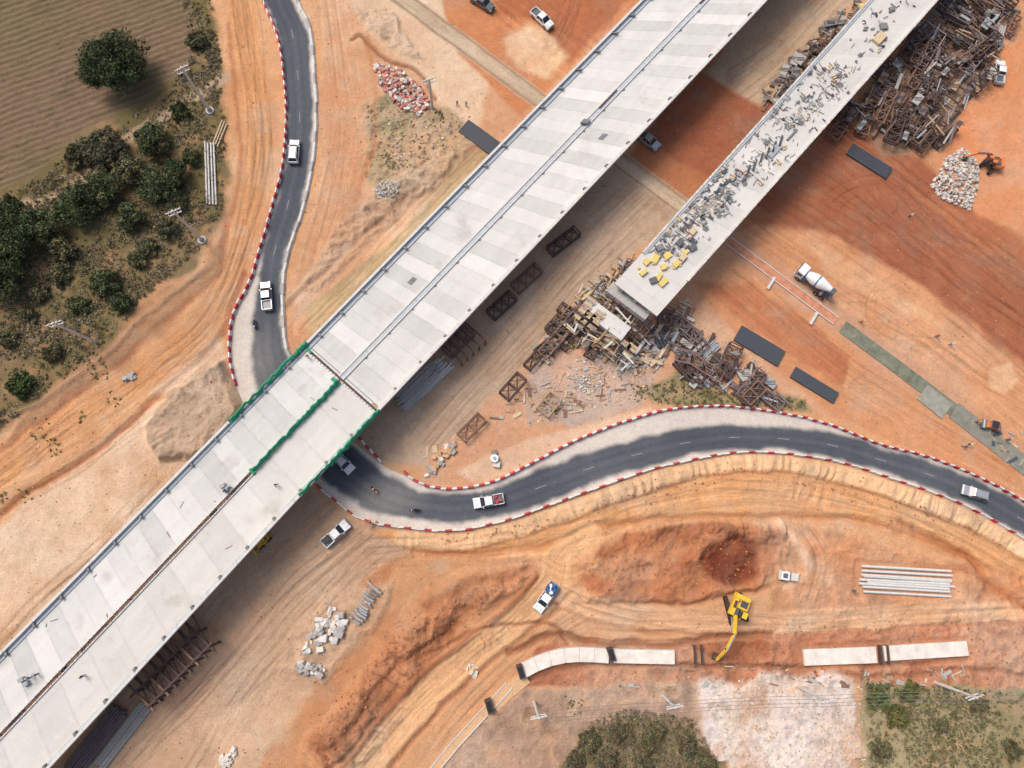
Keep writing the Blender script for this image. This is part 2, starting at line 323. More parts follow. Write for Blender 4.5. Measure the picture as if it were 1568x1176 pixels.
stroke([(x+26,y+13) for x,y in hr[:6]],7,C(160,102,66),6,5,.8,dh=-.4); stroke([(x-27,y-11) for x,y in hr[:6]],8,C(154,96,64),6,5,.85,dh=.5)
stroke(hr,46,C(226,174,124),8,4,1,streak=.12,fr=6); tracks(hr,7,16,.32,180,wob=6)
h2=[(850,905),(900,925),(980,945),(1080,950),(1200,955),(1350,945),(1600,930)]
stroke([(x,y+20) for x,y in h2],5,C(162,104,68),6,6,.7,dh=-.3)
stroke(h2,34,C(220,170,128),10,4,.9,streak=.14,fr=5); tracks(h2,6,12,.3,190,wob=6)
stroke([(830,860),(870,880),(905,860)],26,C(218,162,112),10,4,.7,streak=.2)
tracks([(640,1180),(700,1100),(770,1030),(850,960),(900,930)],4,10,.3,200,wob=6)
tracks([(1230,800),(1260,860),(1240,930)],5,14,.3,205,wob=6); tracks([(900,960),(1000,965),(1100,960)],4,8,.3,207)
stroke([(1380,800),(1480,850),(1530,900),(1568,930)],11,C(178,106,62),9,6,.8,dh=-.5)
stroke([(1400,870),(1470,870),(1520,890),(1500,920)],8,C(180,114,74),9,8,.8,dh=-.4)
stroke([(1190,800),(1240,870),(1200,900)],10,C(228,192,160),8,6,.6)
stroke([(640,1010),(740,960),(840,960),(870,985)],5,C(152,94,60),5,6,.8,dh=-.3)
stroke([(780,1000),(850,975),(940,985),(1030,985),(1090,975),(1180,970)],9,C(152,98,66),6,6,.9,dh=-.6)
stroke([(800,1045),(870,1018),(1040,1018),(1200,1022),(1478,1008)],7,C(142,94,68),6,5,.8,dh=-.5)
stroke([(1190,985),(1190,1030),(1230,1040),(1480,1025),(1568,1035)],6,C(154,100,70),6,6,.7,dh=-.3)
paint([(1072,1035),(1130,1050),(1200,1028),(1310,1045),(1328,1200),(1110,1200),(1075,1100)],C(228,218,212),14,16,1,.5,C(214,192,176),.2,.2,2)
paint([(1130,1060),(1170,1050),(1160,1090),(1120,1110)],C(202,150,116),12,12,.5)
paint([(1322,1040),(1568,1058),(2400,1200),(2400,2600),(1325,2600)],C(150,138,98),12,10,1,.3,C(164,150,114))
paint([(860,1176),(910,1115),(960,1095),(1050,1108),(1105,1176),(1110,1600),(860,1600)],C(134,120,86),12,12,1,.3)
paint([(-2000,1300),(500,1260),(1100,1230),(1325,1230),(1400,2600),(-2000,2600)],C(160,138,104),40,14,1,.3)
# dust and mottling: pale dry crust where loose, redder where damp
vegm=np.zeros(X.shape,bool); ix=crop(veg,5); vegm[ix]=sdpoly(veg,U[ix],V[ix])<0
dust=np.clip(n4*1.6-.12,0,1)*.36+np.clip(n5*2-.3,0,1)*.28; dust=np.where(vegm,dust*.3,dust)[...,None].clip(0,.6)
lum=(col@np.array([.3,.6,.1]))[...,None]; pale=lum*np.array([1.36,1.10,.82])*1.08; col=col*(1-dust)+pale*dust
red=np.clip(-n4*1.5-.05,0,1)*.25+np.clip(-n5*2-.3,0,1)*.18; red=np.where(vegm,0,red)[...,None].clip(0,.4); sat=((col[...,0]-col[...,2])/(col[...,0]+1e-6))[...,None].clip(0,1)
col*=(1-red*sat*np.array([.15,.3,.38]))
bm=np.clip(n3*1.2,-1,1)*.06+n1*.07+n2*.08+fbm(X,Y,1.1,141,2)*.07
col*=(1+bm)[...,None]
ind=np.abs(fbm(X,Y,6,151,5)); rill=np.clip(1-ind/.035,0,1)*np.clip(n1*1.5+.2,0,1); col*=(1-.18*rill)[...,None]; hgt-=.08*rill
lum=(col@np.array([.3,.6,.1]))[...,None]; col=col*.92+lum*.08
hg=fbm(X,Y,60,91,3)
farc=C(168,132,92)*(1+.4*hg[...,None]); col=col*(1-far[...,None])+farc*far[...,None]; hgt*=(1-far*.5)
rpoly=np.concatenate([rl[::2],rr[::-1][::2]])
roadd=np.full(X.shape,99.0)
ix=crop(rpoly,30); d=sdpoly(rpoly,U[ix],V[ix]); roadd[ix]=d; k=np.clip(d/14,0,1); hgt[ix]=hgt[ix]*k; hgt[ix]=np.where(d<-1,-.12,hgt[ix])
def flat(pts,mg=6,z=0):
    ix=crop(pts,mg+2); d=sdpoly(pts,U[ix],V[ix]); k=np.clip(d/mg,0,1); hgt[ix]=hgt[ix]*k+z*(1-k)
flat([(790,1030),(800,1010),(870,985),(1040,985),(1040,1018),(870,1020),(810,1040)],6,-.1)
flat([(1225,990),(1482,978),(1482,1010),(1225,1022)],6,-.1)
flat([(1310,860),(1465,872),(1465,915),(1310,910)],6,0)
flat([(1100,360),(1120,350),(1660,760),(1640,790),(1290,530)],6,-.02)
ny,nx=X.shape
idx=np.arange(nx*ny).reshape(ny,nx)
faces=np.stack([idx[:-1,:-1],idx[:-1,1:],idx[1:,1:],idx[1:,:-1]],-1).reshape(-1,4)
def ground_mat(name,bumpd=.12,vs=((.9,.08),(4.0,.16),(14,.18))):
    m=bpy.data.materials.new(name); m.use_nodes=True; nt=m.node_tree; N=nt.nodes; L=nt.links; b=N['Principled BSDF']
    b.inputs['Roughness'].default_value=.95; b.inputs['Specular IOR Level'].default_value=.1
    at=N.new('ShaderNodeAttribute'); at.attribute_name='Col'; tc=N.new('ShaderNodeTexCoord')
    cur=at.outputs['Color']; hs=[]
    for sc,v in vs:
        no=N.new('ShaderNodeTexNoise'); no.inputs['Scale'].default_value=sc; no.inputs['Detail'].default_value=4; no.inputs['Roughness'].default_value=.7
        L.new(tc.outputs['Object'],no.inputs['Vector']); mr=N.new('ShaderNodeMapRange'); mr.inputs[1].default_value=.3; mr.inputs[2].default_value=.7; mr.inputs[3].default_value=1-v; mr.inputs[4].default_value=1+v
        L.new(no.outputs['Fac'],mr.inputs[0]); s=N.new('ShaderNodeVectorMath'); s.operation='SCALE'; L.new(cur,s.inputs[0]); L.new(mr.outputs[0],s.inputs['Scale']); cur=s.outputs[0]; hs.append(no)
    L.new(cur,b.inputs['Base Color'])
    ad=N.new('ShaderNodeMath'); ad.operation='ADD'; L.new(hs[1].outputs['Fac'],ad.inputs[0]); L.new(hs[0].outputs['Fac'],ad.inputs[1])
    bp=N.new('ShaderNodeBump'); bp.inputs['Strength'].default_value=.8; bp.inputs['Distance'].default_value=bumpd; L.new(ad.outputs[0],bp.inputs['Height']); L.new(bp.outputs[0],b.inputs['Normal'])
    return m
gm=ground_mat('laterite_ground',.24)
npmesh('ground',np.stack([X,Y,hgt],-1).reshape(-1,3),faces,col.reshape(-1,3),gm,True)
def gi(x,y): return min(max(np.searchsorted(ys,y),0),ny-1),min(max(np.searchsorted(xs,x),0),nx-1)
def gh(x,y):
    return float(hgt[gi(x,y)])
def G(px,py,dz=0):
    p=P(px,py); return P(px,py,gh(p.x,p.y))+Vector((0,0,dz))
# ---------------------------------------------------------------- road mesh
NT=33; ts=np.linspace(0,1,NT)
LW=np.array([P(a[0],a[1],.04) for a in rl]); RW=np.array([P(a[0],a[1],.04) for a in rr])
LW2=[];RW2=[];RC2=[]
for i in range(len(LW)-1):
    for k in range(3):
        t=k/3; LW2.append(LW[i]*(1-t)+LW[i+1]*t); RW2.append(RW[i]*(1-t)+RW[i+1]*t); RC2.append(rc[i]*(1-t)+rc[i+1]*t)
LW2=np.array(LW2);RW2=np.array(RW2);RC2=np.array(RC2)
rvx=LW2[:,None,:]*(1-ts[None,:,None])+RW2[:,None,:]*ts[None,:,None]
xx,yy=rvx[...,0],rvx[...,1]
wd=np.linalg.norm(RW2-LW2,axis=1)[:,None]
off=(np.abs(ts[None,:]-RC2[:,0:1])-RC2[:,1:2])*wd; sgn=(ts[None,:]-RC2[:,0:1])*wd
nn=fbm(xx,yy,3,5,4); nb=fbm(xx,yy,14,8,3)
mk=np.clip(.5-(off+.7*nn)/1.2,0,1); mk=mk*mk*(3-2*mk)
pr,pg=to_map(xx,yy); dusty=np.clip(1-np.hypot((pr-590)/75,(pg-765)/45),0,1)+np.clip(1-np.hypot((pr-395)/45,(pg-555)/70),0,1)*.7
dusty=(dusty*1.2+.14+.16*nb+.1*np.exp(-(sgn/.35)**2)).clip(0,1)[...,None]
asph=np.array(C(76,82,92))[None,None]*(1+.12*nb+.10*nn)[...,None]
asph=asph*(1-.5*dusty)+C(152,148,142)*.5*dusty
wheel=(np.exp(-((np.abs(sgn)-.9)/.35)**2)+np.exp(-((np.abs(sgn)-2.4)/.35)**2))[...,None]*.12
lt=C(202,192,182)*(1+.08*nn+.08*nb)[...,None]; rcol=(asph*(1-wheel))*mk[...,None]+lt*(1-mk[...,None])
a_=len(LW2); idr=np.arange(a_*NT).reshape(a_,NT)
rf=np.stack([idr[:-1,:-1],idr[:-1,1:],idr[1:,1:],idr[1:,:-1]],-1).reshape(-1,4)[:,::-1]
rm=ground_mat('asphalt_road',.01); npmesh('detour_road',rvx.reshape(-1,3),rf,rcol.reshape(-1,3),rm)
mb=MB(); mk_w=pmat('road_marking',C(150,152,155),.7,.4,6)
cen=LW2*(1-RC2[:,:1])+RW2*RC2[:,:1]; cen=resample(cen,1.0)
for i in range(0,len(cen)-3,9):
    a=Vector(cen[i]);b=Vector(cen[i+2]); pm=to_map(np.array([a.x]),np.array([a.y]))
    if 360<pm[0][0]<680 and pm[1][0]>440: continue
    d=(b-a).normalized(); n=Vector((-d.y,d.x,0))*.05
    z=Vector((0,0,.006)); mb.add([a-n+z,b-n+z,b+n+z,a+n+z],[(0,1,2,3)],mk_w)
mb.obj('road_markings')
# ---------------------------------------------------------------- barriers
def jersey(name,mp,mats,seg=1.0,gap=.06,w=.45,h=.8,jit=.08):
    w3=resample([P(a[0],a[1],.04) for a in mp],seg); mb=MB()
    for i in range(len(w3)-1):
        a=Vector(w3[i]);b=Vector(w3[i+1]); d=(b-a).normalized(); n=Vector((-d.y,d.x,0)); a2=a+d*gap/2+n*random.uniform(-jit,jit); b2=b-d*gap/2+n*random.uniform(-jit,jit)
        prof=[(-w/2,0),(w/2,0),(w/2,.12),(w*.28,.3),(w*.2,h),(-w*.2,h),(-w*.28,.3),(-w/2,.12)]
        vs=[p+n*x+Vector((0,0,zz)) for p in(a2,b2) for x,zz in prof]; k=len(prof)
        mb.add(vs,[tuple(range(k-1,-1,-1)),tuple(range(k,2*k))]+[(j,(j+1)%k,k+(j+1)%k,k+j) for j in range(k)],mats[i%len(mats)])
    return mb.obj(name)
def sub(arr,i0,i1): return arr[i0*8:i1*8+1]
jersey('traffic_barrier',sub(rl,0,11),[redw,whw],1.0,w=.5)
jersey('traffic_barrier',sub(rl,15,len(RP)-1),[redw,whw,whw],1.15,w=.38)
jersey('traffic_barrier',sub(rr,18,len(RP)-1),[redw,whw],.95,w=.5)
jersey('traffic_barrier',[(548,668),(566,688),(585,708)],[redw,whw],1.0)
jersey('traffic_barrier',[(618,722),(632,734),(650,742)],[redw,whw],1.0)
jersey('concrete_barrier',sub(rr,0,11),[conc,conc,concd],2.0,w=.7,h=.45)
# ---------------------------------------------------------------- decks
DZ=8.5
class Deck:
    def __init__(s,L0,R0,L1,R1,z,ext0=0,ext1=0):
        a,b,c,d=[P(*p,z) for p in(L0,R0,L1,R1)]
        s.L0=a+(a-c)*ext0; s.R0=b+(b-d)*ext0; s.L1=c+(c-a)*ext1; s.R1=d+(d-b)*ext1; s.z=z
        s.len=((s.L1+s.R1)-(s.L0+s.R0)).length/2; s.wid=(s.L0-s.R0).length
    def p(s,m,t,dz=0):
        k=m/s.len; return (s.L0*(1-k)+s.L1*k)*(1-t)+(s.R0*(1-k)+s.R1*k)*t+Vector((0,0,dz))
    def bar(s,mb,m0,m1,t0,t1,z0,z1,mat):
        vs=[s.p(m,t,z) for z in(z0,z1) for m,t in((m0,t0),(m1,t0),(m1,t1),(m0,t1))]
        mb.add(vs,[(0,1,2,3),(7,6,5,4),(0,4,5,1),(1,5,6,2),(2,6,7,3),(3,7,4,0)],mat)
deckmat=ground_mat('deck_concrete',.01,((.5,.03),(3.0,.05),(12,.06)))
def deck_surface(D,name,t0,t1,seed,base=(206,204,200),pan=2.9,parent=None,split=None,con=1.0):
    m1=D.len; M=np.arange(0,m1,.2); M[-1]=m1; T=np.linspace(t0,t1,int((t1-t0)*D.wid/.25)+2)
    L0,R0,L1,R1=[np.array(q) for q in(D.L0,D.R0,D.L1,D.R1)]
    k=(M/D.len)[:,None,None]; t=T[None,:,None]; pts=(L0*(1-k)+L1*k)*(1-t)+(R0*(1-k)+R1*k)*t; pts[...,2]+=.006
    r=np.random.default_rng(seed); xx,yy=pts[...,0],pts[...,1]; mm=M[:,None]+0*t[...,0]; tt=T[None,:]*D.wid+0*mm
    g=1+0*mm
    for hi,(a,b) in enumerate([(t0,t1)] if split is None else [(t0,split),(split,t1)]):
        tab=r.uniform(-.09,.07,400); mj=mm+.12*fbm(xx,yy,1.5,seed+40,3)+r.uniform(0,3); ph=(mj/pan)%1; pi=(mj/pan).astype(int)
        alt=(np.where(pi%2==0,.04,-.05)+tab[pi]-.10*(np.abs(ph-.5)>.465))*con; hm=(T[None,:]>=a)&(T[None,:]<=b)
        tu=(T[None,:]-a)/(b-a); alt=alt*np.clip(np.sin(tu.clip(0,1)*math.pi)*2.5,.25,1)
        g=np.where(hm,g+alt,g)
    g+=.04*fbm(xx,yy,4,seed,4)+.04*(vn(tt,mm/9,.7,seed+3)-.5)*2+.04*fbm(xx,yy,18,seed+9,2)
    c=C(*base)*g[...,None]; st=np.clip(fbm(xx,yy,3.5,seed+13,4)-.32,0,1)[...,None]*1.1; c=c*(1-st)+C(168,160,150)*st
    sp=np.clip(fbm(xx,yy,1.2,seed+17,3)-.5,0,1)[...,None]*1.6; c=c*(1-sp)+C(222,218,210)*sp
    a,b=g.shape; id_=np.arange(a*b).reshape(a,b); f=np.stack([id_[:-1,:-1],id_[:-1,1:],id_[1:,1:],id_[1:,:-1]],-1).reshape(-1,4)
    p0=pts[0,0];p1=pts[0,1];p2=pts[1,0]
    if np.cross(p1-p0,p2-p0)[2]<0: f=f[:,::-1]
    o=npmesh(name,pts.reshape(-1,3),f,c.reshape(-1,3),deckmat); o.parent=parent; return o
def empty(name):
    e=bpy.data.objects.new(name,None); COL.objects.link(e); return e
def structure(D,mb,t0=0,t1=1):
    D.bar(mb,0,D.len,t0,t1,-.35,0,concd)
    n=max(3,int((t1-t0)*D.wid/2.6))
    for i in range(n):
        t=t0+(t1-t0)*(i+.5)/n; w=.35/D.wid; D.bar(mb,0,D.len,t-w,t+w,-1.8,-.352,concd); D.bar(mb,0,D.len,t-w*1.8,t+w*1.8,-2.0,-1.802,concd)
def piers(D,mb,ms,ncol=3,t0=.04,t1=.96):
    for m in ms:
        D.bar(mb,m-.9,m+.9,t0,t1,-3.2,-2.01,concd)
        for i in range(ncol):
            t=t0+(t1-t0)*(i+.5)/ncol; p=D.p(m,t); mb.cyl((p.x,p.y,-1),(p.x,p.y,D.z-3.21),.6,.6,concd,20)
DA=Deck((467,530),(580,630),(985,0),(1175,0),DZ,0,.8)
DB=Deck((465,532),(578,632),(0,1003),(72,1180),DZ,0,.6)
br=empty('highway_overpass')
deck_surface(DA,'deck_surface',0,1,3,base=(211,209,205),pan=2.9,parent=br,split=.49)
mb=MB(); structure(DA,mb); piers(DA,mb,[1.0]+[30*k for k in range(1,int(DA.len/30)+1)])
grk=pmat('grey_parapet',C(184,189,194),.8,.12,2)
ee=.75/DA.wid
def par(D,mb,ta,tb,h,mat,seg=3.0,m0=0,m1=None):
    m=m0; m1=m1 or D.len
    while m<m1-.1:
        D.bar(mb,m+.02,min(m+seg,m1)-.02,ta,tb,.01,h,mat); m+=seg
par(DA,mb,-.008,ee*.35,.75,conc,6); par(DA,mb,ee*.36,ee*1.3,.2,grk,6)
par(DA,mb,1-ee*.45,1.008,.75,conc,6); par(DA,mb,1-ee*.85,1-ee*.46,.2,conc,6)
par(DA,mb,.462,.475,.25,conc,6); par(DA,mb,.478,.513,.12,grk,6); par(DA,mb,.515,.526,.25,conc,6)
m=3
while m<DA.len:
    D=DA
    D.bar(mb,m,m+.4,ee*.3,ee*1.35,.21,.6,concdk); D.bar(mb,m+2,m+2.4,.53,.54,.01,.2,concdk); D.bar(mb,m+1,m+1.4,1-ee*.9,1-ee*.4,.21,.8,concdk); m+=5.6
for mm in(67,97): DA.bar(mb,mm,mm+5,.478,.486,.13,.5,rust)
DA.bar(mb,62.5,63.5,.455,.515,.26,.8,concdk)
for mm,t in((104,.8),(20,.3),(60,.7)): DA.bar(mb,mm,mm+1.5,t,t+.05,.01,.04,concdk)
o=mb.obj('structure'); o.parent=br
br2=empty('ramp_viaduct')
g0,g1=.485,.515
deck_surface(DB,'deck_surface_north',0,g0,5,base=(211,209,205),pan=3.3,parent=br2); deck_surface(DB,'deck_surface_south',g1,1,8,base=(210,206,200),pan=5.5,parent=br2,con=.7)
mb=MB(); structure(DB,mb,0,g0); structure(DB,mb,g1,1); piers(DB,mb,[29,60,90,120],4)
par(DB,mb,-.008,ee*.35,.75,conc,6); par(DB,mb,ee*.36,ee*1.1,.2,grk,6); par(DB,mb,1-ee*.35,1.008,.75,conc,6); par(DB,mb,1-ee*.9,1-ee*.36,.15,grk,6)
par(DB,mb,g0-.010,g0,.25,conc,6,19.5); par(DB,mb,g1,g1+.010,.25,conc,6,19.5)
for k in range(24):
    m=20+k*5+random.uniform(0,2); DB.bar(mb,m,m+random.uniform(2,4.5),g0+.003,g1-.003,-.3,random.uniform(-.05,.1),random.choice([rust,rust2,rust]))
m=4
while m<DB.len: DB.bar(mb,m,m+.4,ee*.3,ee*1.2,.21,.6,concdk); DB.bar(mb,m+1,m+1.4,1-ee*1.0,1-ee*.3,.16,.8,concdk); m+=5.6
for i in range(200):
    m=20+i*.6+random.uniform(0,.3); a=DB.p(m,g0-.006,.28); b=DB.p(m+.1,g1+.006,.28); mb.beam(a,b,.04,.04,rust)
for i in range(22):
    m=random.uniform(2,100); t=random.choice([random.uniform(.06,.45),random.uniform(.55,.95)]); p=DB.p(m,t); an=random.uniform(0,3); u=Vector((math.cos(an),math.sin(an),0))*random.uniform(.15,.6); mb.beam(p-u+Vector((0,0,.08)),p+u+Vector((0,0,.08)),.08,.06,random.choice([wood,galv,concdk,rust]))
o=mb.obj('structure'); o.parent=br2
mb=MB()
for t in np.linspace(0.01,.97,26):
    mb.beam(DA.p(.1,t,.05),DB.p(.3,t,.05),.12,.06,concd)
mb.beam(DA.p(-.12,0,.02),DA.p(-.12,1,.02),.35,.12,rust2); mb.beam(DA.p(.5,0,.03),DA.p(.5,1,.03),.12,.05,concdk)
mb.beam(DA.p(.2,.9,.2),DA.p(.2,.99,.2),.4,.3,wood); mb.obj('expansion_joint')
def net(name,D,m0,m1,t,wd=.75):
    mb=MB(); ms=np.arange(m0,m1,.5); rows=[]
    w=wd/D.wid
    for i,m in enumerate(ms):
        j=lambda a:random.uniform(-a,a); c=t+j(.15)/D.wid; v=w*(.8+.5*vn(np.array([m]),np.array([0.]),3,9)[0]-.2)
        rows.append([D.p(m,c-v*.75+j(.12)/D.wid,.2+j(.15)),D.p(m,c-v*.35,1.0+j(.1)),D.p(m,c,1.12+j(.08)),D.p(m,c+v*.35,.95+j(.1)),D.p(m,c+v*.75+j(.15)/D.wid,.15+j(.1))])
        if i%5==0: mb.cyl(D.p(m,t),D.p(m,t,1.3),.04,.04,galv,6)
    for a,b in zip(rows,rows[1:]):
        for k in range(4): mb.add([a[k],b[k],b[k+1],a[k+1]],[(0,1,2,3)],green)
    return mb.obj(name)
net('safety_net',DB,-1,18,.0,.62); net('safety_net',DB,.3,20,.5,.52); net('safety_net',DB,-.5,17.5,1.0,.52)
mb=MB(); mb.beam(DB.p(.7,.43,.2),DB.p(.7,.53,.2),.6,.4,green); mb.beam(DB.p(20,.465,.2),DB.p(20,.53,.2),.5,.4,green); mb.beam(DB.p(-.3,0,.2),DB.p(-.1,.1,.2),.4,.3,green); mb.obj('net_roll')
# narrow bridge
DC=Deck((941,434),(1006,484),(1330,0),(1436,0),DZ,0,.6)
br3=empty('slip_road_bridge'); deck_surface(DC,'deck_surface',0,1,12,base=(206,203,198),pan=4.5,parent=br3,con=.7)
mb=MB(); structure(DC,mb); piers(DC,mb,[1.2,31,61,91],2,.1,.9)
par(DC,mb,-.01,.03,.35,conc,5,8); par(DC,mb,.97,1.01,.35,conc,5,8); par(DC,mb,.035,.07,.2,grk,5,8)
for i in range(300):
    m=8+i*.45; t=random.choice([.0,1.0]); mb.cyl(DC.p(m,t,.36),DC.p(m,t,.9),.03,.03,rust,4)
o=mb.obj('structure'); o.parent=br3
mb=MB(); cl=[concdk,concd,rust3,woodl,galv,concd,conc,rust2,galv,concdk,mat_dk]
def dk(px,py,sx,sy,h,mat,ang=45,z=DZ+.01):
    p=P(px,py,z); mb.box((p.x,p.y,z+h/2),(sx,sy,h),mat,math.radians(ang))
ba=math.degrees(math.atan2((DC.L1-DC.L0).y,(DC.L1-DC.L0).x))
def item(m,t):
    p=DC.p(m,t); r=random.random(); an=math.radians(ba+random.choice([0,90])+random.uniform(-25,25)); u=Vector((math.cos(an),math.sin(an),0)); q=p+Vector((0,0,random.uniform(.06,.3)))
    if r<.6:
        L=random.uniform(.3,1.6)/2; mb.beam(q-u*L,q+u*L,random.uniform(.05,.16),.08,random.choice(cl))
    elif r<.88: mb.box(q,(random.uniform(.25,.8),random.uniform(.15,.5),random.uniform(.08,.3)),random.choice(cl),an,jit=.12)
    else:
        for k in range(4): mb.beam(q-u*.7+Vector((0,0,k*.03)),q+u*.7+Vector((0,0,k*.05)),.05,.05,random.choice([rust,galv]))
        mb.box(q,(.8,.8,.06),random.choice([concd,woodl,concdk]),an)
for i in range(600):
    m=random.choice([random.uniform(9,26),random.uniform(18,42),random.uniform(44,62)]) if random.random()<.82 else random.uniform(8,100)
    t=min(.9,max(.1,random.gauss(.36 if m<30 else .5,.16))); item(m,t)
for i in range(70):
    m=random.uniform(10,60); item(m,.1)
for i in range(26):
    m=random.uniform(13,33); t=random.uniform(.12,.6); p=DC.p(m,t); mb.box((p.x,p.y,DZ+.2),(1.0,random.uniform(.2,.5),random.uniform(.15,.35)),random.choice([mat_dk,concdk,mat_dk]),math.radians(ba+random.choice([0,90])+random.uniform(-12,12)))
yb=pmat('yellow_formwork',C(218,194,116),.7,.15,3)
for(px,py) in((990,402),(1003,397),(985,418),(1015,410),(1008,425),(1035,405),(1022,392),(1048,388),(1015,433)):
    dk(px,py,random.uniform(.7,1.7),random.uniform(.6,1.1),random.uniform(.3,.6),yb,40+random.uniform(-25,25)); dk(px+random.uniform(-9,9),py+random.uniform(-9,9),.5,.4,.3,random.choice([yb,woodl,rust3]),random.uniform(0,90))
for(px,py) in((1010,380),(1040,372),(1060,380),(1000,430),(1060,355),(1045,395)): dk(px,py,1.3,1,.5,random.choice([woodl,concdk,greyp]),35+random.uniform(-20,20))
for k in range(6): dk(1145+k*10,262-k*9,.3,2.4,.3,mat_dk,-20)
dk(1187,232,3.4,.8,.3,galv,47); dk(1212,207,3.0,.3,.3,concdk,47); dk(1345,60,2.6,1.6,.6,woodl,45); dk(1352,42,1.4,1.2,.5,concdk,10); dk(1365,15,1,.8,.4,concdk,20);dk(1318,10,1,.8,.4,yb,20)
for k in range(20): dk(1335+random.uniform(-15,25),50+random.uniform(-30,30),.8,.3,.3,random.choice(cl),random.uniform(0,180))
mb.obj('formwork_stack')
# ---------------------------------------------------------------- pier & scaffold
mb=MB()
p=P(930,492,4.0); mb.box((p.x,p.y,4.0),(8.0,3.0,1.2),conc,math.radians(-38)); mb.box((p.x,p.y,1.6),(6,2.4,3.4),concd,math.radians(-38))
p=P(962,462,6); mb.box((p.x,p.y,6),(8.5,2.2,1.6),concd,math.radians(-38))
mb.obj('bridge_abutment')
ux=Vector((math.cos(math.radians(-38)),math.sin(math.radians(-38)),0)); uy=Vector((-ux.y,ux.x,0))
def tower(mb,c,na,nb,sp,h,deckp=.5):
    """upright falsework frames: standards, ledgers, braces and a plank platform"""
    lv=np.arange(1.4,h+.1,1.7)
    for i in range(na+1):
        for j in range(nb+1):
            b=c+ux*(i-na/2)*sp+uy*(j-nb/2)*sp; hh=h+random.uniform(-.2,.9); mb.beam(b,b+Vector((0,0,hh)),.12,.12,random.choice([rust,rust3,galv,rust2]))
            for z in lv:
                zz=Vector((0,0,z))
                if i<na: mb.beam(b+zz,b+ux*sp+zz,.09,.09,random.choice([rust,galv,rust2]))
                if j<nb: mb.beam(b+zz+Vector((0,0,.1)),b+uy*sp+zz+Vector((0,0,.1)),.09,.09,random.choice([rust,galv,rust3]))
            if i<na: mb.beam(b,b+ux*sp+Vector((0,0,1.7)),.07,.07,rust2)
            if i<na and j<nb and random.random()<deckp:
                for k in range(random.randint(2,5)): q=b+uy*sp*(.1+.2*k)+Vector((0,0,h+.12+.01*k)); mb.beam(q-ux*.2,q+ux*(sp+random.uniform(0,.6)),.22,.06,random.choice([wood,woodl,wood,concd]))
def base(px,py,z): p=P(px,py,z); p.z=0; return p
mb=MB()
tower(mb,base(905,480,4),3,4,1.3,4.6,.6); tower(mb,base(950,528,3.5),4,2,1.3,4.0,.5); tower(mb,base(942,455,5.5),4,1,1.4,6.2,.4); tower(mb,base(888,505,3),2,2,1.4,3.4,.6); tower(mb,base(985,498,5),2,2,1.4,5.6,.5)
c0=base(928,494,4)
for i in range(150):
    s=random.choice([-1,1]); b=c0+ux*random.gauss(0,3.8)+uy*s*random.uniform(1.7,4.6)+Vector((0,0,random.uniform(.3,5.0))); an=random.choice([ux,uy]); an=(an+Vector((random.gauss(0,.15),random.gauss(0,.15),random.gauss(0,.05)))).normalized(); L=random.uniform(.7,2.0)
    mb.beam(b-an*L,b+an*L,random.choice([.12,.18,.25,.3]),.08,random.choice([wood,woodl,rust,rust2,conc,wood,concd]))
mb.obj('scaffolding')
# ---------------------------------------------------------------- trusses etc
def truss(mb,c,d,L,w,h,mat,n=None,th=.2):
    c=Vector(c); d=Vector((d[0],d[1],0)).normalized(); y=Vector((-d.y,d.x,0)); n=n or max(2,int(L/1.8))
    cs=[(-w/2,0),(w/2,0),(w/2,h),(-w/2,h)]
    q=lambda s,k:c+d*(s-L/2)+y*cs[k][0]+Vector((0,0,cs[k][1]+.1))
    for k in range(4): mb.beam(q(0,k),q(L,k),th,th,mat)
    for i in range(n+1):
        s=L*i/n
        for k in range(4): mb.beam(q(s,k),q(s,(k+1)%4),th*.8,th*.8,mat)
        if i<n:
            s2=L*(i+1)/n
            for k in (0,2): mb.beam(q(s,k),q(s2,(k+1)%4),th*.6,th*.6,mat)
def tr(px,py,dx,dy,L,w,h,mat=rust):
    mb=MB(); a=G(px,py); d=P(px+dx,py+dy)-P(px,py); truss(mb,(0,0,0),d,L,w,h,mat,th=.24); mb.obj('steel_truss_frame',a)
for t in((785,593,40,-45,4.8,2.2,1.6,rust2),(722,655,40,-40,5.2,2.0,1.2),(840,620,22,-28,3.8,2.6,1.0,wood),(862,372,50,-38,6.5,2,1.4,rust2),(806,428,40,-36,6,2.2,1.4),(768,470,40,-36,5.5,2.2,1.6,rust2),(702,525,40,-40,6,2.4,2),(848,525,40,-45,7,2,1.6),(820,548,40,-45,5,1.5,1.2,rust2),(868,500,40,-45,5,1.8,1.4,rust3)):
    tr(*t)
def pins(poly,n):
    P_=np.array(poly,float); out=np.zeros((0,2))
    while len(out)<n:
        q=np.stack([rng.uniform(P_[:,0].min(),P_[:,0].max(),n*2),rng.uniform(P_[:,1].min(),P_[:,1].max(),n*2)],1); out=np.concatenate([out,q[sdpoly(poly,q[:,0],q[:,1])<0]])
    return out[:n]
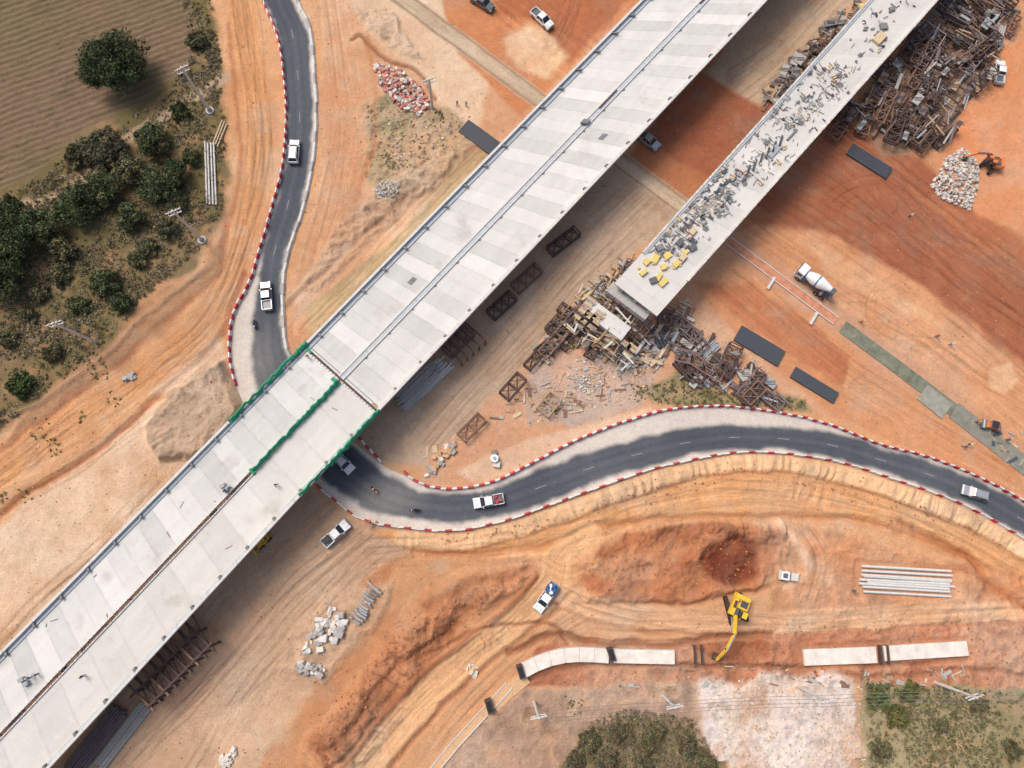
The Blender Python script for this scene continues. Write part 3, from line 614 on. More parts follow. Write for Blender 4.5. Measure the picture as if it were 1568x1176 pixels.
def scrap(name,poly,n,mats,Ls=(2,6),hmax=1.2,ang=None,trn=0,tL=(5,9),plates=0):
    mb=MB()
    cl_=pins(poly,10); ca=[math.radians((random.choice(ang) if ang else random.uniform(0,180))+random.uniform(-15,15)) for _ in cl_]
    for px,py in pins(poly,n):
        a=G(px,py,random.uniform(.1,hmax)); an=ca[int(np.argmin(np.hypot(cl_[:,0]-px,cl_[:,1]-py)))]+random.gauss(0,.22)+random.choice([0,0,1.57]); L=random.uniform(*Ls)
        d=Vector((math.cos(an),math.sin(an),random.uniform(-.06,.06)))*L/2; w=random.choice([.15,.2,.35,.6]); mb.beam(a-d,a+d,w,random.uniform(.06,.25),random.choice(mats))
    if trn:
        for px,py in pins(poly,trn):
            a=G(px,py,random.uniform(0,hmax*.6)); an=ca[int(np.argmin(np.hypot(cl_[:,0]-px,cl_[:,1]-py)))]+random.gauss(0,.12)
            truss(mb,a,(math.cos(an),math.sin(an)),random.uniform(*tL),random.uniform(1.3,2.6),random.uniform(.7,1.5),random.choice([rust,rust2,rust3,rust2]),th=.22)
    for px,py in (pins(poly,plates) if plates else []):
        a=G(px,py,random.uniform(.2,hmax)); an=random.choice(ca); mb.box(a,(random.uniform(1.2,3),random.uniform(.8,1.6),.15),random.choice(mats+[rust3,concd]),an)
        for k in range(3): mb.beam(a+Vector((-.8,.3*k-.3,.12)),a+Vector((.8,.3*k-.3,.12)),.08,.08,rust2)
    return mb.obj(name)
ST=[rust,rust2,rust3,rust2,rust3,concdk,wood,galv,concd]
scrap('scrap_steel_pile',[(1270,195),(1330,130),(1375,80),(1440,10),(1530,-5),(1520,90),(1490,160),(1445,225),(1350,215)],220,ST,(1.5,5),2.6,[50,-35],44,(4,8),70)
scrap('scrap_steel_pile',[(1160,170),(1195,110),(1260,45),(1310,0),(1330,15),(1285,75),(1220,140)],120,[wood,rust,concd,rust3,concdk,concd],(1.2,3.5),1.0,[50,20],6,(3,5),35)
scrap('scrap_steel_pile',[(1005,520),(1040,490),(1090,520),(1150,560),(1200,600),(1200,620),(1120,605),(1060,585)],90,ST,(1.5,4.5),1.2,[-45,-30,60],13,(4,7),18)
scrap('scaffold_material',[(850,500),(905,440),(960,400),(985,410),(930,450),(880,510),(830,560),(820,545)],120,[wood,rust,woodl,rust2,galv,concd],(1.2,4),1.0,[52,-38],7,(3,5),20)
scrap('scaffold_material',[(880,520),(930,540),(1000,510),(1020,480),(1050,460),(1060,480),(1010,560),(950,560)],110,[wood,conc,woodl,rust2,rust,concd],(1,3.5),.8,[52,-38],3,(3,4),18)
scrap('scrap_steel_pile',[(1490,20),(1560,10),(1550,60),(1500,110)],30,ST,(1,4),.6,[70,50],3,(3,5),10)
scrap('timber_offcuts',[(640,700),(760,640),(860,640),(960,600),(1000,560),(900,560),(800,600),(700,680)],90,[wood,woodl,rust,concd],(.5,2.2),.15,None)
scrap('timber_offcuts',[(1060,1035),(1320,1030),(1500,1020),(1500,1050),(1320,1050),(1060,1055),(880,1060)],60,[wood,woodl,rust,concd,concd],(.4,2),.15,None)
scrap('timber_offcuts',[(1500,640),(1568,660),(1568,720),(1520,700)],20,[wood,woodl,mat_dk,concd],(.4,2),.15,None)
def bundle(name,px,py,dx,dy,n,L,r,mat,rows=2,sp=None,sq=False,j=.35):
    mb=MB(); d=(P(px+dx,py+dy)-P(px,py)).normalized(); y=Vector((-d.y,d.x,0)); sp=sp or r*2.1
    for k in range(rows):
        for i in range(n-k):
            o=y*((i-(n-k-1)/2)*sp)+Vector((0,0,r+.12+k*r*1.75)); sh=random.uniform(-j,j); a=o-d*(L/2+sh)+y*random.uniform(-.06,.06); b=o+d*(L/2-sh)+y*random.uniform(-.06,.06)
            if sq: mb.beam(a,b,r*1.8,r*1.8,mat)
            else: mb.cyl(a,b,r,r,mat,10)
    for s in(-.35,.35): mb.beam(d*L*s-y*n*sp/2,d*L*s+y*n*sp/2,.15,.14,wood)
    return mb.obj(name,G(px,py))
bundle('steel_beam_stack',640,592,40,-38,9,8.5,.2,concd,4,.42,True,.8)
bundle('steel_beam_stack',657,580,40,-38,6,8,.16,conc,3,.6,False,.8)
bundle('concrete_pipe_stack',1385,884,138,8,5,16,.24,conc,1,.75,j=.5); bundle('concrete_pipe_stack',1390,898,138,8,4,15.5,.22,conc,1,.85,j=.5)
bundle('concrete_pole_stack',323,265,2,60,4,12.5,.17,conc,1,.55); bundle('concrete_pole_stack',338,205,-12,30,3,5,.15,woodl,1,.5)
bundle('steel_tube_stack',190,1125,40,-52,7,11,.15,concd,2); bundle('steel_tube_stack',150,1130,40,-52,8,11,.2,rust3,2)
bundle('steel_tube_stack',1010,518,15,30,4,4,.3,mat_dk,1); bundle('steel_tube_stack',1083,540,30,-28,6,4.5,.18,galv,2)
bundle('steel_beam_stack',1530,50,8,-40,4,7,.22,concd,1)
mb=MB()
dd=(P(300,1100)-P(228,1030)).normalized()
for k in range(9):
    c=G(228+k*11,1050-k*11)
    for s in(-3.2,0,3.2): mb.beam(c+dd*s,c+dd*s+Vector((0,0,4.2)),.3,.3,rust2)
    mb.beam(c-dd*4+Vector((0,0,4.3)),c+dd*4+Vector((0,0,4.3)),.35,.3,random.choice([rust2,rust])); mb.beam(c-dd*3.2,c+dd*3.2+Vector((0,0,4.2)),.15,.15,rust)
for t in(-3,0,3): mb.beam(G(222,1056)+dd*t+Vector((0,0,4.6)),G(322,956)+dd*t+Vector((0,0,4.6)),.3,.3,rust2)
mb.obj('steel_trestle')
mb=MB()
for k in range(5):
    c=G(690+k*9,545-k*8)
    for s in(-2,2): mb.beam(c+Vector((s,s*-.9,0)),c+Vector((s,s*-.9,3.4)),.25,.25,rust2)
    mb.beam(c+Vector((-2.2,2,3.5)),c+Vector((2.2,-2,3.5)),.25,.25,rust2)
mb.obj('steel_trestle')
def sheets(px,py,dx,dy,L,w):
    mb=MB(); mb.box((0,0,.2),(L,w,.4),mat_dk)
    n=int(w/.32)
    for i in range(n): mb.box((random.uniform(-.08,.08),-w/2+(i+.5)*w/n,.45),(L*.99,w/n*.5,.1),mat_dk)
    p=G(px,py); d=P(px+dx,py+dy)-P(px,py); mb.obj('sheet_pile_stack',p,math.atan2(d.y,d.x))
sheets(735,212,58,42,8,3.2); sheets(1330,248,75,48,9,2.8); sheets(1162,530,75,45,9.2,3.3); sheets(1246,590,75,46,9,2.3)
# ---------------------------------------------------------------- rocks
def rocks(name,poly,n,smin,smax,mats,heap=0,flatk=.7):
    mb=MB(); P_=np.array(poly); c=P_.mean(0); R=np.abs(P_-c).max()
    for px,py in pins(poly,n):
        s=smin+(smax-smin)*random.random()**1.6; r=math.hypot(px-c[0],py-c[1])/R; a=G(px,py,s*.25+heap*max(0,1-r)*random.random())
        M=Matrix.Rotation(random.uniform(0,6.3),3,'Z')@Matrix.Rotation(random.uniform(-.5,.5),3,'X'); mb.box(a,(s,s*random.uniform(.5,1),s*flatk*random.uniform(.6,1)),random.choice(mats),M=M,jit=.14,tx=.8,ty=.8)
    return mb.obj(name)
pinkr=pmat('pink_brick',C(192,126,116),.9,.25,3); whr=pmat('pale_stone',C(216,208,198),.9,.15,3); gyr=pmat('grey_stone',C(175,170,165),.9,.2,3); redr=pmat('laterite_clod',C(186,122,82),.95,.2,3); tanr=pmat('tan_clod',C(208,168,130),.95,.2,3); brn=pmat('brown_clod',C(150,108,80),.95,.2,3)
rocks('sandbag_pile',[(572,98),(600,100),(645,135),(660,165),(640,178),(605,160),(578,125)],330,.4,1.0,[pinkr,whr,gyr,pinkr],.6,.5)
rocks('broken_stone_pile',[(1425,285),(1445,245),(1475,225),(1498,250),(1495,290),(1485,322),(1440,305)],900,.15,.6,[whr,whr,gyr,conc],1.0)
rocks('concrete_block_pile',[(462,990),(490,945),(515,930),(530,945),(522,975),(490,1000),(465,1005)],60,.6,1.5,[whr,conc,gyr],.4,.5)
rocks('concrete_block_pile',[(455,1020),(478,1010),(500,1020),(492,1035),(465,1030)],30,.5,1.2,[conc,gyr],.4)
rocks('gravel_pile',[(572,290),(590,275),(612,280),(608,300),(580,305)],260,.1,.4,[gyr,conc],.6)
rocks('gravel_pile',[(880,575),(905,570),(925,590),(905,605),(885,600)],200,.1,.4,[gyr,conc,whr],.4)
rocks('concrete_block_pile',[(1055,570),(1080,545),(1105,540),(1100,590),(1070,592)],60,.5,1.2,[whr,conc],.8,.5)
rocks('concrete_block_pile',[(650,715),(670,690),(695,675),(700,685),(675,715),(655,735)],24,.8,1.3,[whr,tanr,concd],.2,.6)
rocks('rubble',[(700,1020),(735,1015),(730,1035)],16,.3,.8,[whr]); rocks('rubble',[(335,1160),(360,1145),(362,1165),(342,1176)],30,.4,1,[whr],.2)
rocks('rubble',[(190,570),(205,565),(208,580),(192,585)],25,.3,.9,[gyr],.3); rocks('rubble',[(600,165),(700,200),(640,260),(580,240)],120,.1,.5,[whr,tanr,gyr])
rocks('rubble',[(1075,1040),(1320,1045),(1325,1176),(1110,1176)],1100,.08,.35,[whr,gyr,tanr,conc]); rocks('rubble',[(870,540),(1010,540),(1000,600),(800,660)],260,.1,.5,[whr,tanr,gyr,wood])
mb=MB()
for k in range(13):
    t=k/12; p=P(545+t*28+random.uniform(-4,4),950-t*52,.6)
    for j in range(4): mb.cyl((p.x-.9+j*.3,p.y+.9-j*.3,.3+j*.15),(p.x+.5+j*.2,p.y-.6,.3+j*.2),.18,.18,random.choice([concdk,galv,concd]),8)
mb.obj('steel_mesh_roll_pile')
mb=MB()
for i in range(7500):
    px,py=random.uniform(-20,1590),random.uniform(-20,1195); p=P(px,py); g=gi(p.x,p.y)
    if vegm[g] or roadd[g]<4: continue
    s=.07+.22*random.random()**3; a=G(px,py,s*.2); mb.box(a,(s,s*.8,s*.6),random.choice([redr,tanr,brn,tanr,brn,redr,tanr]),random.uniform(0,3),.7,.7,jit=.15)
mb.obj('loose_stones')
for poly,n in(([(600,960),(700,900),(820,870),(700,970),(640,1040),(500,1180),(470,1130)],600),([(890,870),(1000,812),(1195,812),(1160,900),(900,930)],400),([(820,990),(1200,960),(1568,950),(1568,1040),(860,1045)],500),([(620,835),(850,790),(1140,708),(1400,765),(1568,850),(1400,790),(1140,730),(850,815)],300)):
    rocks('soil_clods',poly,n,.08,.38,[redr,brn,redr],0)
# ---------------------------------------------------------------- culvert
def slab(name,mp,w,h,mat,z=0,seg=2.4,walls=False):
    w3=resample([P(a[0],a[1],z) for a in cat(mp,6)],seg); mb=MB()
    for i in range(len(w3)-1):
        a=Vector(w3[i]);b=Vector(w3[i+1]); a2=Vector(w3[i-1]) if i else a-(b-a); b2=Vector(w3[i+2]) if i+2<len(w3) else b+(b-a)
        na=(b-a2);na=Vector((-na.y,na.x,0)).normalized(); nb_=(b2-a);nb_=Vector((-nb_.y,nb_.x,0)).normalized(); g=(b-a).normalized()*.02
        def br_(o0,o1,z0,z1,m):
            vs=[q+n*o+Vector((0,0,zz)) for zz in(z0,z1) for q,n,o in((a+g,na,o0),(b-g,nb_,o0),(b-g,nb_,o1),(a+g,na,o1))]
            mb.add(vs,[(3,2,1,0),(4,5,6,7),(0,1,5,4),(1,2,6,5),(2,3,7,6),(3,0,4,7)],m)
        br_(-w/2,w/2,0,h,mat)
        if walls: br_(-w/2,-w/2+.15,h+.001,h+walls,conc); br_(w/2-.15,w/2,h+.001,h+walls,conc)
    return mb.obj(name)
whc=pmat('new_concrete',C(222,214,204),.85,.18,.7)
slab('box_culvert',[(800,1026),(830,1011),(865,1002),(900,1001),(931,1003)],2.3,.9,whc); slab('box_culvert',[(938,1003),(985,1003),(1031,1005)],2.2,.9,whc,0,6)
slab('box_culvert',[(1229,1006),(1285,1004),(1340,1002)],2.6,.5,whc,0,14); slab('box_culvert',[(1351,1000),(1415,997),(1479,992)],2.4,.5,whc,0,14)
slab('drain_channel',[(780,1048),(740,1092),(700,1135),(655,1190)],1.5,.3,tanr,0,5,.12); slab('drain_channel',[(806,1036),(790,1048),(755,1080)],2.2,.25,tanr)
mb=MB()
for px,py in((749,1079),(934,1000),(797,1026)):
    p=G(px,py); mb.box((p.x,p.y,.8),(1.0,2.2,1.2),rust2,.3); mb.box((p.x,p.y,1.45),(.7,1.7,.08),black,.3)
for px,py in((1063,1002),(1345,1001)):
    p=G(px,py); mb.box((p.x,p.y,.5),(.2,3,1.1),rust2); mb.box((p.x+1.2,p.y,.5),(.2,3,1.1),rust2); mb.box((p.x+.6,p.y,.1),(1.2,3,.1),brn)
for px,py in pins([(1040,1008),(1220,1012),(1220,1030),(1040,1028)],14): a=G(px,py,.2); mb.beam(a,a+Vector((random.uniform(-1,1)*2,random.uniform(-1,1),0)),.2,.12,random.choice([wood,woodl,rust]))
mb.obj('culvert_formwork')
brk=pmat('laid_brick',C(196,136,108),.9,.25,1)
slab('drainage_slab',[(1115,369),(1190,425),(1280,492)],1.9,.12,brk,.0,2.4,.14)
slab('drainage_slab',[(1290,500),(1400,582),(1460,628)],2.6,.14,pmat('wet_concrete',C(120,122,106),.5,.35,.6),.0,3)
slab('drainage_slab',[(1460,628),(1520,675),(1640,768)],3.4,.14,pmat('grey_concrete',C(134,132,120),.8,.25,.6),.0,3)
slab('drainage_slab',[(1412,600),(1450,630)],3.6,.1,pmat('grey_screed',C(150,148,138),.8,.2,1),.1,3)
mb=MB()
for px,py in((1180,434),(1245,488)): p=G(px,py); mb.box((p.x,p.y,.25),(.5,2.8,.3),conc,-.6)
mb.obj('manhole_frame')
# ---------------------------------------------------------------- vehicles
def wheels(mb,xsn,w,r=.37):
    for x in xsn:
        for s in(-1,1):
            mb.cyl((x,s*(w/2-.22),r),(x,s*(w/2+.01),r),r,r,black,14); mb.cyl((x,s*(w/2+.01),r),(x,s*(w/2+.02),r),r*.5,r*.5,galv,8)
def greenhouse(mb,x0,x1,rx0,rx1,z0,z1,w,paint):
    hw=w/2-.06; rw=hw-.18
    vs=[(x0,-hw,z0),(x1,-hw,z0),(x1,hw,z0),(x0,hw,z0),(rx0,-rw,z1),(rx1,-rw,z1),(rx1,rw,z1),(rx0,rw,z1)]
    mb.add(vs,[(0,1,5,4),(1,2,6,5),(2,3,7,6),(3,0,4,7),(4,5,6,7)],glass)
    mb.box(((rx0+rx1)/2,0,z1+.03),(rx1-rx0+.12,rw*2+.1,.07),paint,tx=.92,ty=.9)
    for i in range(4): mb.beam(vs[i],vs[i+4],.08,.08,paint)
    xm=(x0+x1)/2-.1; xr=(rx0+rx1)/2
    for s in(-1,1): mb.beam((xm,s*hw,z0),(xr,s*rw,z1),.09,.05,paint)
def place(mb,name,px,py,dx,dy,z=None,sc=1.0,bv=.03):
    p=P(px,py,.8); zz=z if z is not None else max(gh(p.x,p.y),.0); q=P(px+dx,py+dy)-P(px,py)
    return mb.obj(name,(p.x,p.y,zz+.02),math.atan2(q.y,q.x),bevel=bv,sc=sc)
def pickup(px,py,dx,dy,paint=white,cargo=None,z=None,name='pickup_truck',bed=None):
    mb=MB(); w=1.86
    mb.prism([(-.85,.42),(2.45,.42),(2.62,.55),(2.62,.82),(2.5,.98),(1.45,1.12),(-.85,1.12)],w,paint,.92)
    greenhouse(mb,-.82,1.4,-.6,.6,1.12,1.72,w,paint)
    bp=bed or paint
    mb.box((-1.75,0,.62),(1.78,w-.04,.3),bp); mb.box((-1.75,0,.79),(1.7,w-.25,.03),greyp)
    for s in(-1,1): mb.box((-1.75,s*(w/2-.08),.95),(1.78,.13,.36),bp)
    mb.box((-2.58,0,.95),(.1,w-.06,.36),bp); mb.box((-.92,0,.95),(.08,w-.2,.36),bp)
    mb.box((2.62,0,.5),(.16,w-.1,.22),greyp); mb.box((-2.7,0,.52),(.14,w-.1,.16),galv)
    for s in(-1,1):
        mb.box((2.55,s*.7,.84),(.16,.34,.14),headl); mb.box((-2.63,s*.85,.9),(.06,.12,.3),taill); mb.box((1.05,s*1.03,1.15),(.14,.2,.14),paint)
    for s in(-1,1): mb.box((2.0,s*.45,1.07),(.9,.03,.02),greyp)
    wheels(mb,(-1.65,1.6),w)
    if cargo:
        for i in range(9): mb.box((-1.75+random.uniform(-.6,.6),random.uniform(-.5,.5),1.0+random.uniform(0,.3)),(.6,.5,.35),random.choice(cargo),random.uniform(0,3))
    return place(mb,name,px,py,dx,dy,z)
def suv(px,py,dx,dy,paint=white,name='car',z=None):
    mb=MB(); w=1.85
    mb.prism([(-2.3,.42),(2.2,.42),(2.38,.55),(2.36,.8),(2.2,.95),(1.3,1.06),(-2.3,1.06),(-2.38,.7)],w,paint,.92)
    greenhouse(mb,-2.2,1.25,-1.75,.55,1.06,1.62,w,paint); wheels(mb,(-1.4,1.4),w,.36)
    mb.box((2.35,0,.5),(.14,w-.1,.2),greyp); mb.box((-2.38,0,.5),(.12,w-.1,.2),greyp)
    for s in(-1,1):
        mb.box((2.26,s*.7,.82),(.16,.34,.14),headl); mb.box((-2.36,s*.75,.86),(.06,.22,.2),taill); mb.box((.95,s*1.02,1.1),(.14,.18,.13),paint); mb.box((-.6,s*.6,1.72),(1.9,.05,.05),greyp)
        mb.box((1.75,s*.45,1.01),(.7,.03,.02),greyp)
    return place(mb,name,px,py,dx,dy,z)
pickup(830,28,32,30,white); suv(450,232,3,-40,white); pickup(408,453,-3,-40,silver,z=.04)
suv(524,707,24,24,white); pickup(748,767,-44,8,white,[redw,rust,darkp],z=.04); pickup(514,817,38,-34,white,[darkp])
pickup(836,915,-28,40,white,[bluep,bluep,white],bed=bluep); suv(1493,755,-44,-14,silver,z=.04); pickup(1531,110,2,-44,white); pickup(992,214,30,24,silver)
pickup(738,3,40,25,greyp)
mb=MB(); mb.box((0,0,.8),(7.6,.9,.3),greyp); wheels(mb,(2.7,-1.6,-2.9),2.4,.5)
mb.box((3.1,0,1.7),(1.7,2.35,1.9),white,tx=.85,ty=.93); mb.box((3.92,0,2.05),(.12,2.0,.8),glass)
for s in(-1,1): mb.box((3.1,s*1.17,2.05),(.9,.06,.6),glass); mb.box((3.75,s*1.35,2.0),(.1,.25,.4),black)
for a,b,r1,r2 in(((2.0,1.9),(.6,2.2),.7,1.15),((.6,2.2),(-.8,2.5),1.15,1.15),((-.8,2.5),(-3.0,3.0),1.15,.5)): mb.cyl((a[0],0,a[1]),(b[0],0,b[1]),r1,r2,white,18)
mb.cyl((-.1,0,2.34),(-.35,0,2.4),1.17,1.17,bluep,18); mb.box((-3.3,0,2.7),(.8,1.2,.9),greyp,tx=1.3); mb.beam((-3.4,0,2.1),(-4.3,.3,1.2),.5,.2,galv); mb.box((1.9,0,1.3),(.5,2.2,.9),bluep); mb.cyl((-2.2,-1.1,1.2),(-2.2,1.1,1.2),.3,.3,galv)
place(mb,'concrete_mixer_truck',1245,434,-36,-30)
def excavator(px,py,base,boom,paint,reach=7.5,sc=1.0):
    mb=MB(); q=(P(px+base[0],py+base[1])-P(px,py)); bq=(P(px+boom[0],py+boom[1])-P(px,py)); rel=math.atan2(bq.y,bq.x); bz=math.atan2(q.y,q.x)
    Rb=Matrix.Rotation(bz-rel,3,'Z')
    for s in(-1,1):
        mb.box(Rb@Vector((0,s*1.25,.5)),(4.0,.6,.8),black,M=Rb,tx=.85)
        for e in(-1,1): a=Rb@Vector((e*1.9,s*1.25-.3,.5)); b=Rb@Vector((e*1.9,s*1.25+.3,.5)); mb.cyl(a,b,.42,.42,black,12)
        for k in range(13): mb.box(Rb@Vector((-1.9+k*.31,s*1.25,.93)),(.12,.62,.05),rust2,M=Rb)
    mb.box(Rb@Vector((0,0,.6)),(2,1.8,.4),greyp,M=Rb); mb.cyl((0,0,.8),(0,0,1.05),.7,.7,black,16)
    mb.box((-.5,-.85,1.5),(3.4,.8,.9),paint,ty=.9); mb.box((-1.2,.5,1.45),(2.0,1.7,.8),paint,tx=.96); mb.box((-2.0,0,1.6),(.9,2.6,1.1),paint,tx=.8,ty=.9); mb.box((.5,-.05,1.25),(1.4,.7,.4),greyp)
    mb.box((-1.1,.5,1.9),(1.0,1.2,.1),greyp); mb.box((-.6,-.85,1.98),(1.2,.5,.06),rust2); mb.cyl((-1.3,-.5,1.9),(-1.3,-.5,2.4),.08,.08,black,8)
    for k in range(5): mb.box((-1.4+k*.18,.5,1.97),(.06,1.0,.04),black)
    mb.box((.6,.8,2.3),(1.5,.95,1.2),glass,tx=.85,ty=.85); mb.box((.45,.8,2.95),(1.0,.8,.12),paint)
    for sx in(-.1,1.3):
        for sy in(.35,1.25): mb.beam((sx,sy,1.8),(sx*.9+.05,sy*.95+.03,2.92),.08,.08,paint)
    A=Vector((1.1,-.1,1.7)); B=Vector((reach*.45,-.1,4.0)); Cc=Vector((reach*.74,-.1,3.4)); D=Vector((reach,-.1,1.1))
    mb.beam(A,B,.48,.6,paint); mb.beam(B-Vector((.1,0,0)),Cc,.42,.5,paint); mb.beam(Cc,D,.36,.4,paint); mb.cyl(A+Vector((.4,.33,-.3)),B+Vector((-.2,.3,-.4)),.09,.09,galv); mb.cyl(A+Vector((.4,-.33,-.3)),B+Vector((-.2,-.3,-.4)),.09,.09,galv); mb.cyl(B+Vector((0,0,.35)),Cc+Vector((.1,0,.4)),.1,.1,galv)
    mb.cyl(B+Vector((0,.3,0)),B+Vector((0,-.3,0)),.18,.18,black,10); mb.cyl(Cc+Vector((0,.25,0)),Cc+Vector((0,-.25,0)),.16,.16,black,10)
    mb.box(D+Vector((-.35,0,-.35)),(1.1,1.2,.9),rust2,tx=.6,ty=1); mb.box(D+Vector((-.5,0,-.6)),(.7,1.1,.5),black)
    p=P(px,py,1.2); return mb.obj('excavator',(p.x,p.y,max(gh(p.x,p.y),-.3)),rel,bevel=.04,sc=sc)
excavator(1129,933,(10,40),(-26,66),yel,8.6,1.05); excavator(1520,248,(20,-20),(-40,-8),orp,6.5,.85)
mb=MB()
for x in(-1.2,1.2): mb.cyl((x,-.8,.6),(x,.8,.6),.6,.6,greyp,16)
mb.box((0,0,1.1),(2.4,1.2,.6),orp); mb.box((-.2,0,2.2),(1.3,1.3,.1),darkp)
for a in(-.7,.35):
    for b in(-.55,.55): mb.beam((a,b,1.3),(a,b,2.2),.07,.07,black)
place(mb,'road_roller',1518,652,30,8)
mb=MB(); mb.box((0,0,1.2),(2.6,1.4,.9),yel); mb.box((-.3,0,2.1),(1.2,1.2,.9),glass,tx=.85,ty=.85); mb.box((-.3,0,2.6),(1.2,1.2,.1),yel); wheels(mb,(-1,1),1.9,.6); mb.beam((1,.6,1.2),(2.4,.6,.5),.15,.2,yel); mb.beam((1,-.6,1.2),(2.4,-.6,.5),.15,.2,yel); mb.box((2.6,0,.5),(.6,2,.6),yel,tx=.7)
place(mb,'wheel_loader',402,828,-30,30,sc=.85)
mb=MB(); mb.box((0,0,.7),(1.4,1.6,1.2),white,ty=.9); mb.box((1.8,0,.55),(1.2,1.3,.8),conc); mb.beam((.7,0,.3),(1.3,0,.3),.1,.1,rust); wheels(mb,(0,),1.7,.3); mb.box((0,0,1.33),(.8,.8,.06),greyp); place(mb,'portable_generator',1200,881,40,6)
mb=MB(); mb.cyl((0,0,.05),(0,0,1.3),.8,.7,white,16); mb.box((.9,-.6,.4),(1.2,1,.7),conc,.4); mb.box((-.6,.9,.3),(1,.8,.5),concdk,.9); mb.cyl((0,0,1.3),(0,0,1.5),.3,.3,concd); place(mb,'water_tank',757,702,30,20)
mb=MB(); mb.beam((0,0,0),(0,0,1.3),.08,.08,galv); mb.box((0,0,1.5),(.08,1.3,.8),orp); mb.beam((.6,0,0),(.6,0,1.2),.08,.08,galv); mb.box((.9,.7,.5),(.5,.5,.9),orp,tx=.4,ty=.4); place(mb,'roadwork_sign',565,800,30,25)
# ---------------------------------------------------------------- people
def person(name,pose='stand'):
    if pose=='sit':
        J={'pel':(0,0,.85,.14),'ch':(.1,0,1.2,.16),'nk':(.14,0,1.42,.06),'hd':(.17,0,1.6,.1),'top':(.17,0,1.72,.08)}
        kn=(.42,.14,.78);an=(.32,.15,.38);to=(.5,.15,.34);el=(.3,.27,1.08);ha=(.6,.28,1.05); legs=[(kn,an,to)]*2; arms=[(el,ha)]*2
    else:
        J={'pel':(0,0,.95,.13),'ch':(.02,0,1.3,.16),'nk':(.02,0,1.5,.06),'hd':(.04,0,1.64,.1),'top':(.04,0,1.74,.08)}
        st=.22 if pose=='walk' else .04
        legs=[((st*.6,.1,.5),(st,.1,.08),(st+.2,.1,.04)),((-st*.2,.1,.5),(-st,.1,.08),(-st+.2,.1,.04))]; arms=[((-.05,.25,1.15),(.08,.27,.88)),((.05,.25,1.15),(.22,.26,.92))]
    vs=[];es=[];rad=[];tag=[]
    def av(p,r): vs.append(p);rad.append(r);return len(vs)-1
    a=[av(J[k][:3],J[k][3]) for k in('pel','ch','nk','hd','top')]
    for i,t in zip(range(4),('s','s','k','h')): es.append((a[i],a[i+1]));tag.append(t)
    ends=[]
    for s,(L,A) in zip((-1,1),zip(legs,arms)):
        h=av((J['pel'][0],s*.1,J['pel'][2]-.06),.1); es.append((a[0],h));tag.append('t'); k=av((L[0][0],s*L[0][1],L[0][2]),.07);es.append((h,k));tag.append('t')
        n=av((L[1][0],s*L[1][1],L[1][2]),.045);es.append((k,n));tag.append('t'); o=av((L[2][0],s*L[2][1],L[2][2]),.04);es.append((n,o));tag.append('b')
        sh=av((J['ch'][0],s*.19,J['ch'][2]+.1),.065);es.append((a[1],sh));tag.append('s'); e=av((A[0][0],s*A[0][1],A[0][2]),.045);es.append((sh,e));tag.append('s'); hh=av((A[1][0],s*A[1][1],A[1][2]),.035);es.append((e,hh));tag.append('k'); ends.append((vs[hh],s))
    me=bpy.data.meshes.new(name); me.from_pydata(vs,es,[]); o=bpy.data.objects.new(name+'_tmp',me); COL.objects.link(o)
    m=o.modifiers.new('s','SKIN')
    for i,r in enumerate(rad): me.skin_vertices[0].data[i].radius=(r,r)
    me.skin_vertices[0].data[0].use_root=True; o.modifiers.new('u','SUBSURF').levels=1
    return o,vs,es,rad,tag,ends,J
PT={}
def person2(name,loc,rz,shirt,trou,pose='stand',hat=None):
    if pose not in PT:
        o,vs,es,rad,tag,ends,J=person(name,pose)
        dg=bpy.context.evaluated_depsgraph_get(); dg.update(); m2=bpy.data.meshes.new_from_object(o.evaluated_get(dg)); bpy.data.objects.remove(o); fl=[]
        for p in m2.polygons:
            c=p.center; best=9;bt='s'
            for (i,j),t in zip(es,tag):
                A_=Vector(vs[i]);B_=Vector(vs[j]);d=B_-A_;k=max(0,min(1,(c-A_).dot(d)/d.length_squared)); q=(c-A_-d*k).length-rad[i]*.5
                if q<best: best=q;bt=t
            fl.append((list(p.vertices),bt))
        PT[pose]=([tuple(v.co) for v in m2.vertices],fl,ends,J)
    V_,fl,ends,J=PT[pose]; mt={'s':shirt,'t':trou,'k':skin,'h':hat or darkp,'b':black}; mb=MB(); mb.v.extend(V_)
    for f,t in fl: mb.f.append(f); mb.m.append(mb.mi(mt[t]))
    for (x,y,z),s in ends:
        dn=Vector((.5,0,-.5)) if pose=='sit' else Vector((.1,0,-1)); dn.normalize(); sd=Vector((1,0,.1)) if pose!='sit' else Vector((0,1,0)); b=Vector((x,y,z))
        for i,L in enumerate((.07,.08,.085,.075)): q=b+dn*.05+sd*(i-1.5)*.02; mb.cyl(q,q+dn*L,.01,.007,skin,5)
        mb.cyl(b+sd*.03,b+sd*.07+dn*.04,.012,.008,skin,5)
    hx,hy,hz=J['hd'][:3]; mb.cyl((hx,hy,hz+.04),(hx,hy,hz+.16),.14,.07,hat or darkp,12)
    mb.box((hx+.1,hy,hz-.02),(.03,.02,.04),skin)
    return mb.obj(name,loc,rz)
vest=pmat('hi_vis_orange',(.7,.2,.04),.8,.1); bl=pmat('blue_cloth',(.05,.2,.42),.8,.1); wc=pmat('white_cloth',(.6,.6,.6),.8,.1); nav=pmat('navy_cloth',(.03,.04,.08),.8,.1); yh=pmat('yellow_hat',(.7,.5,.05),.5,.05)
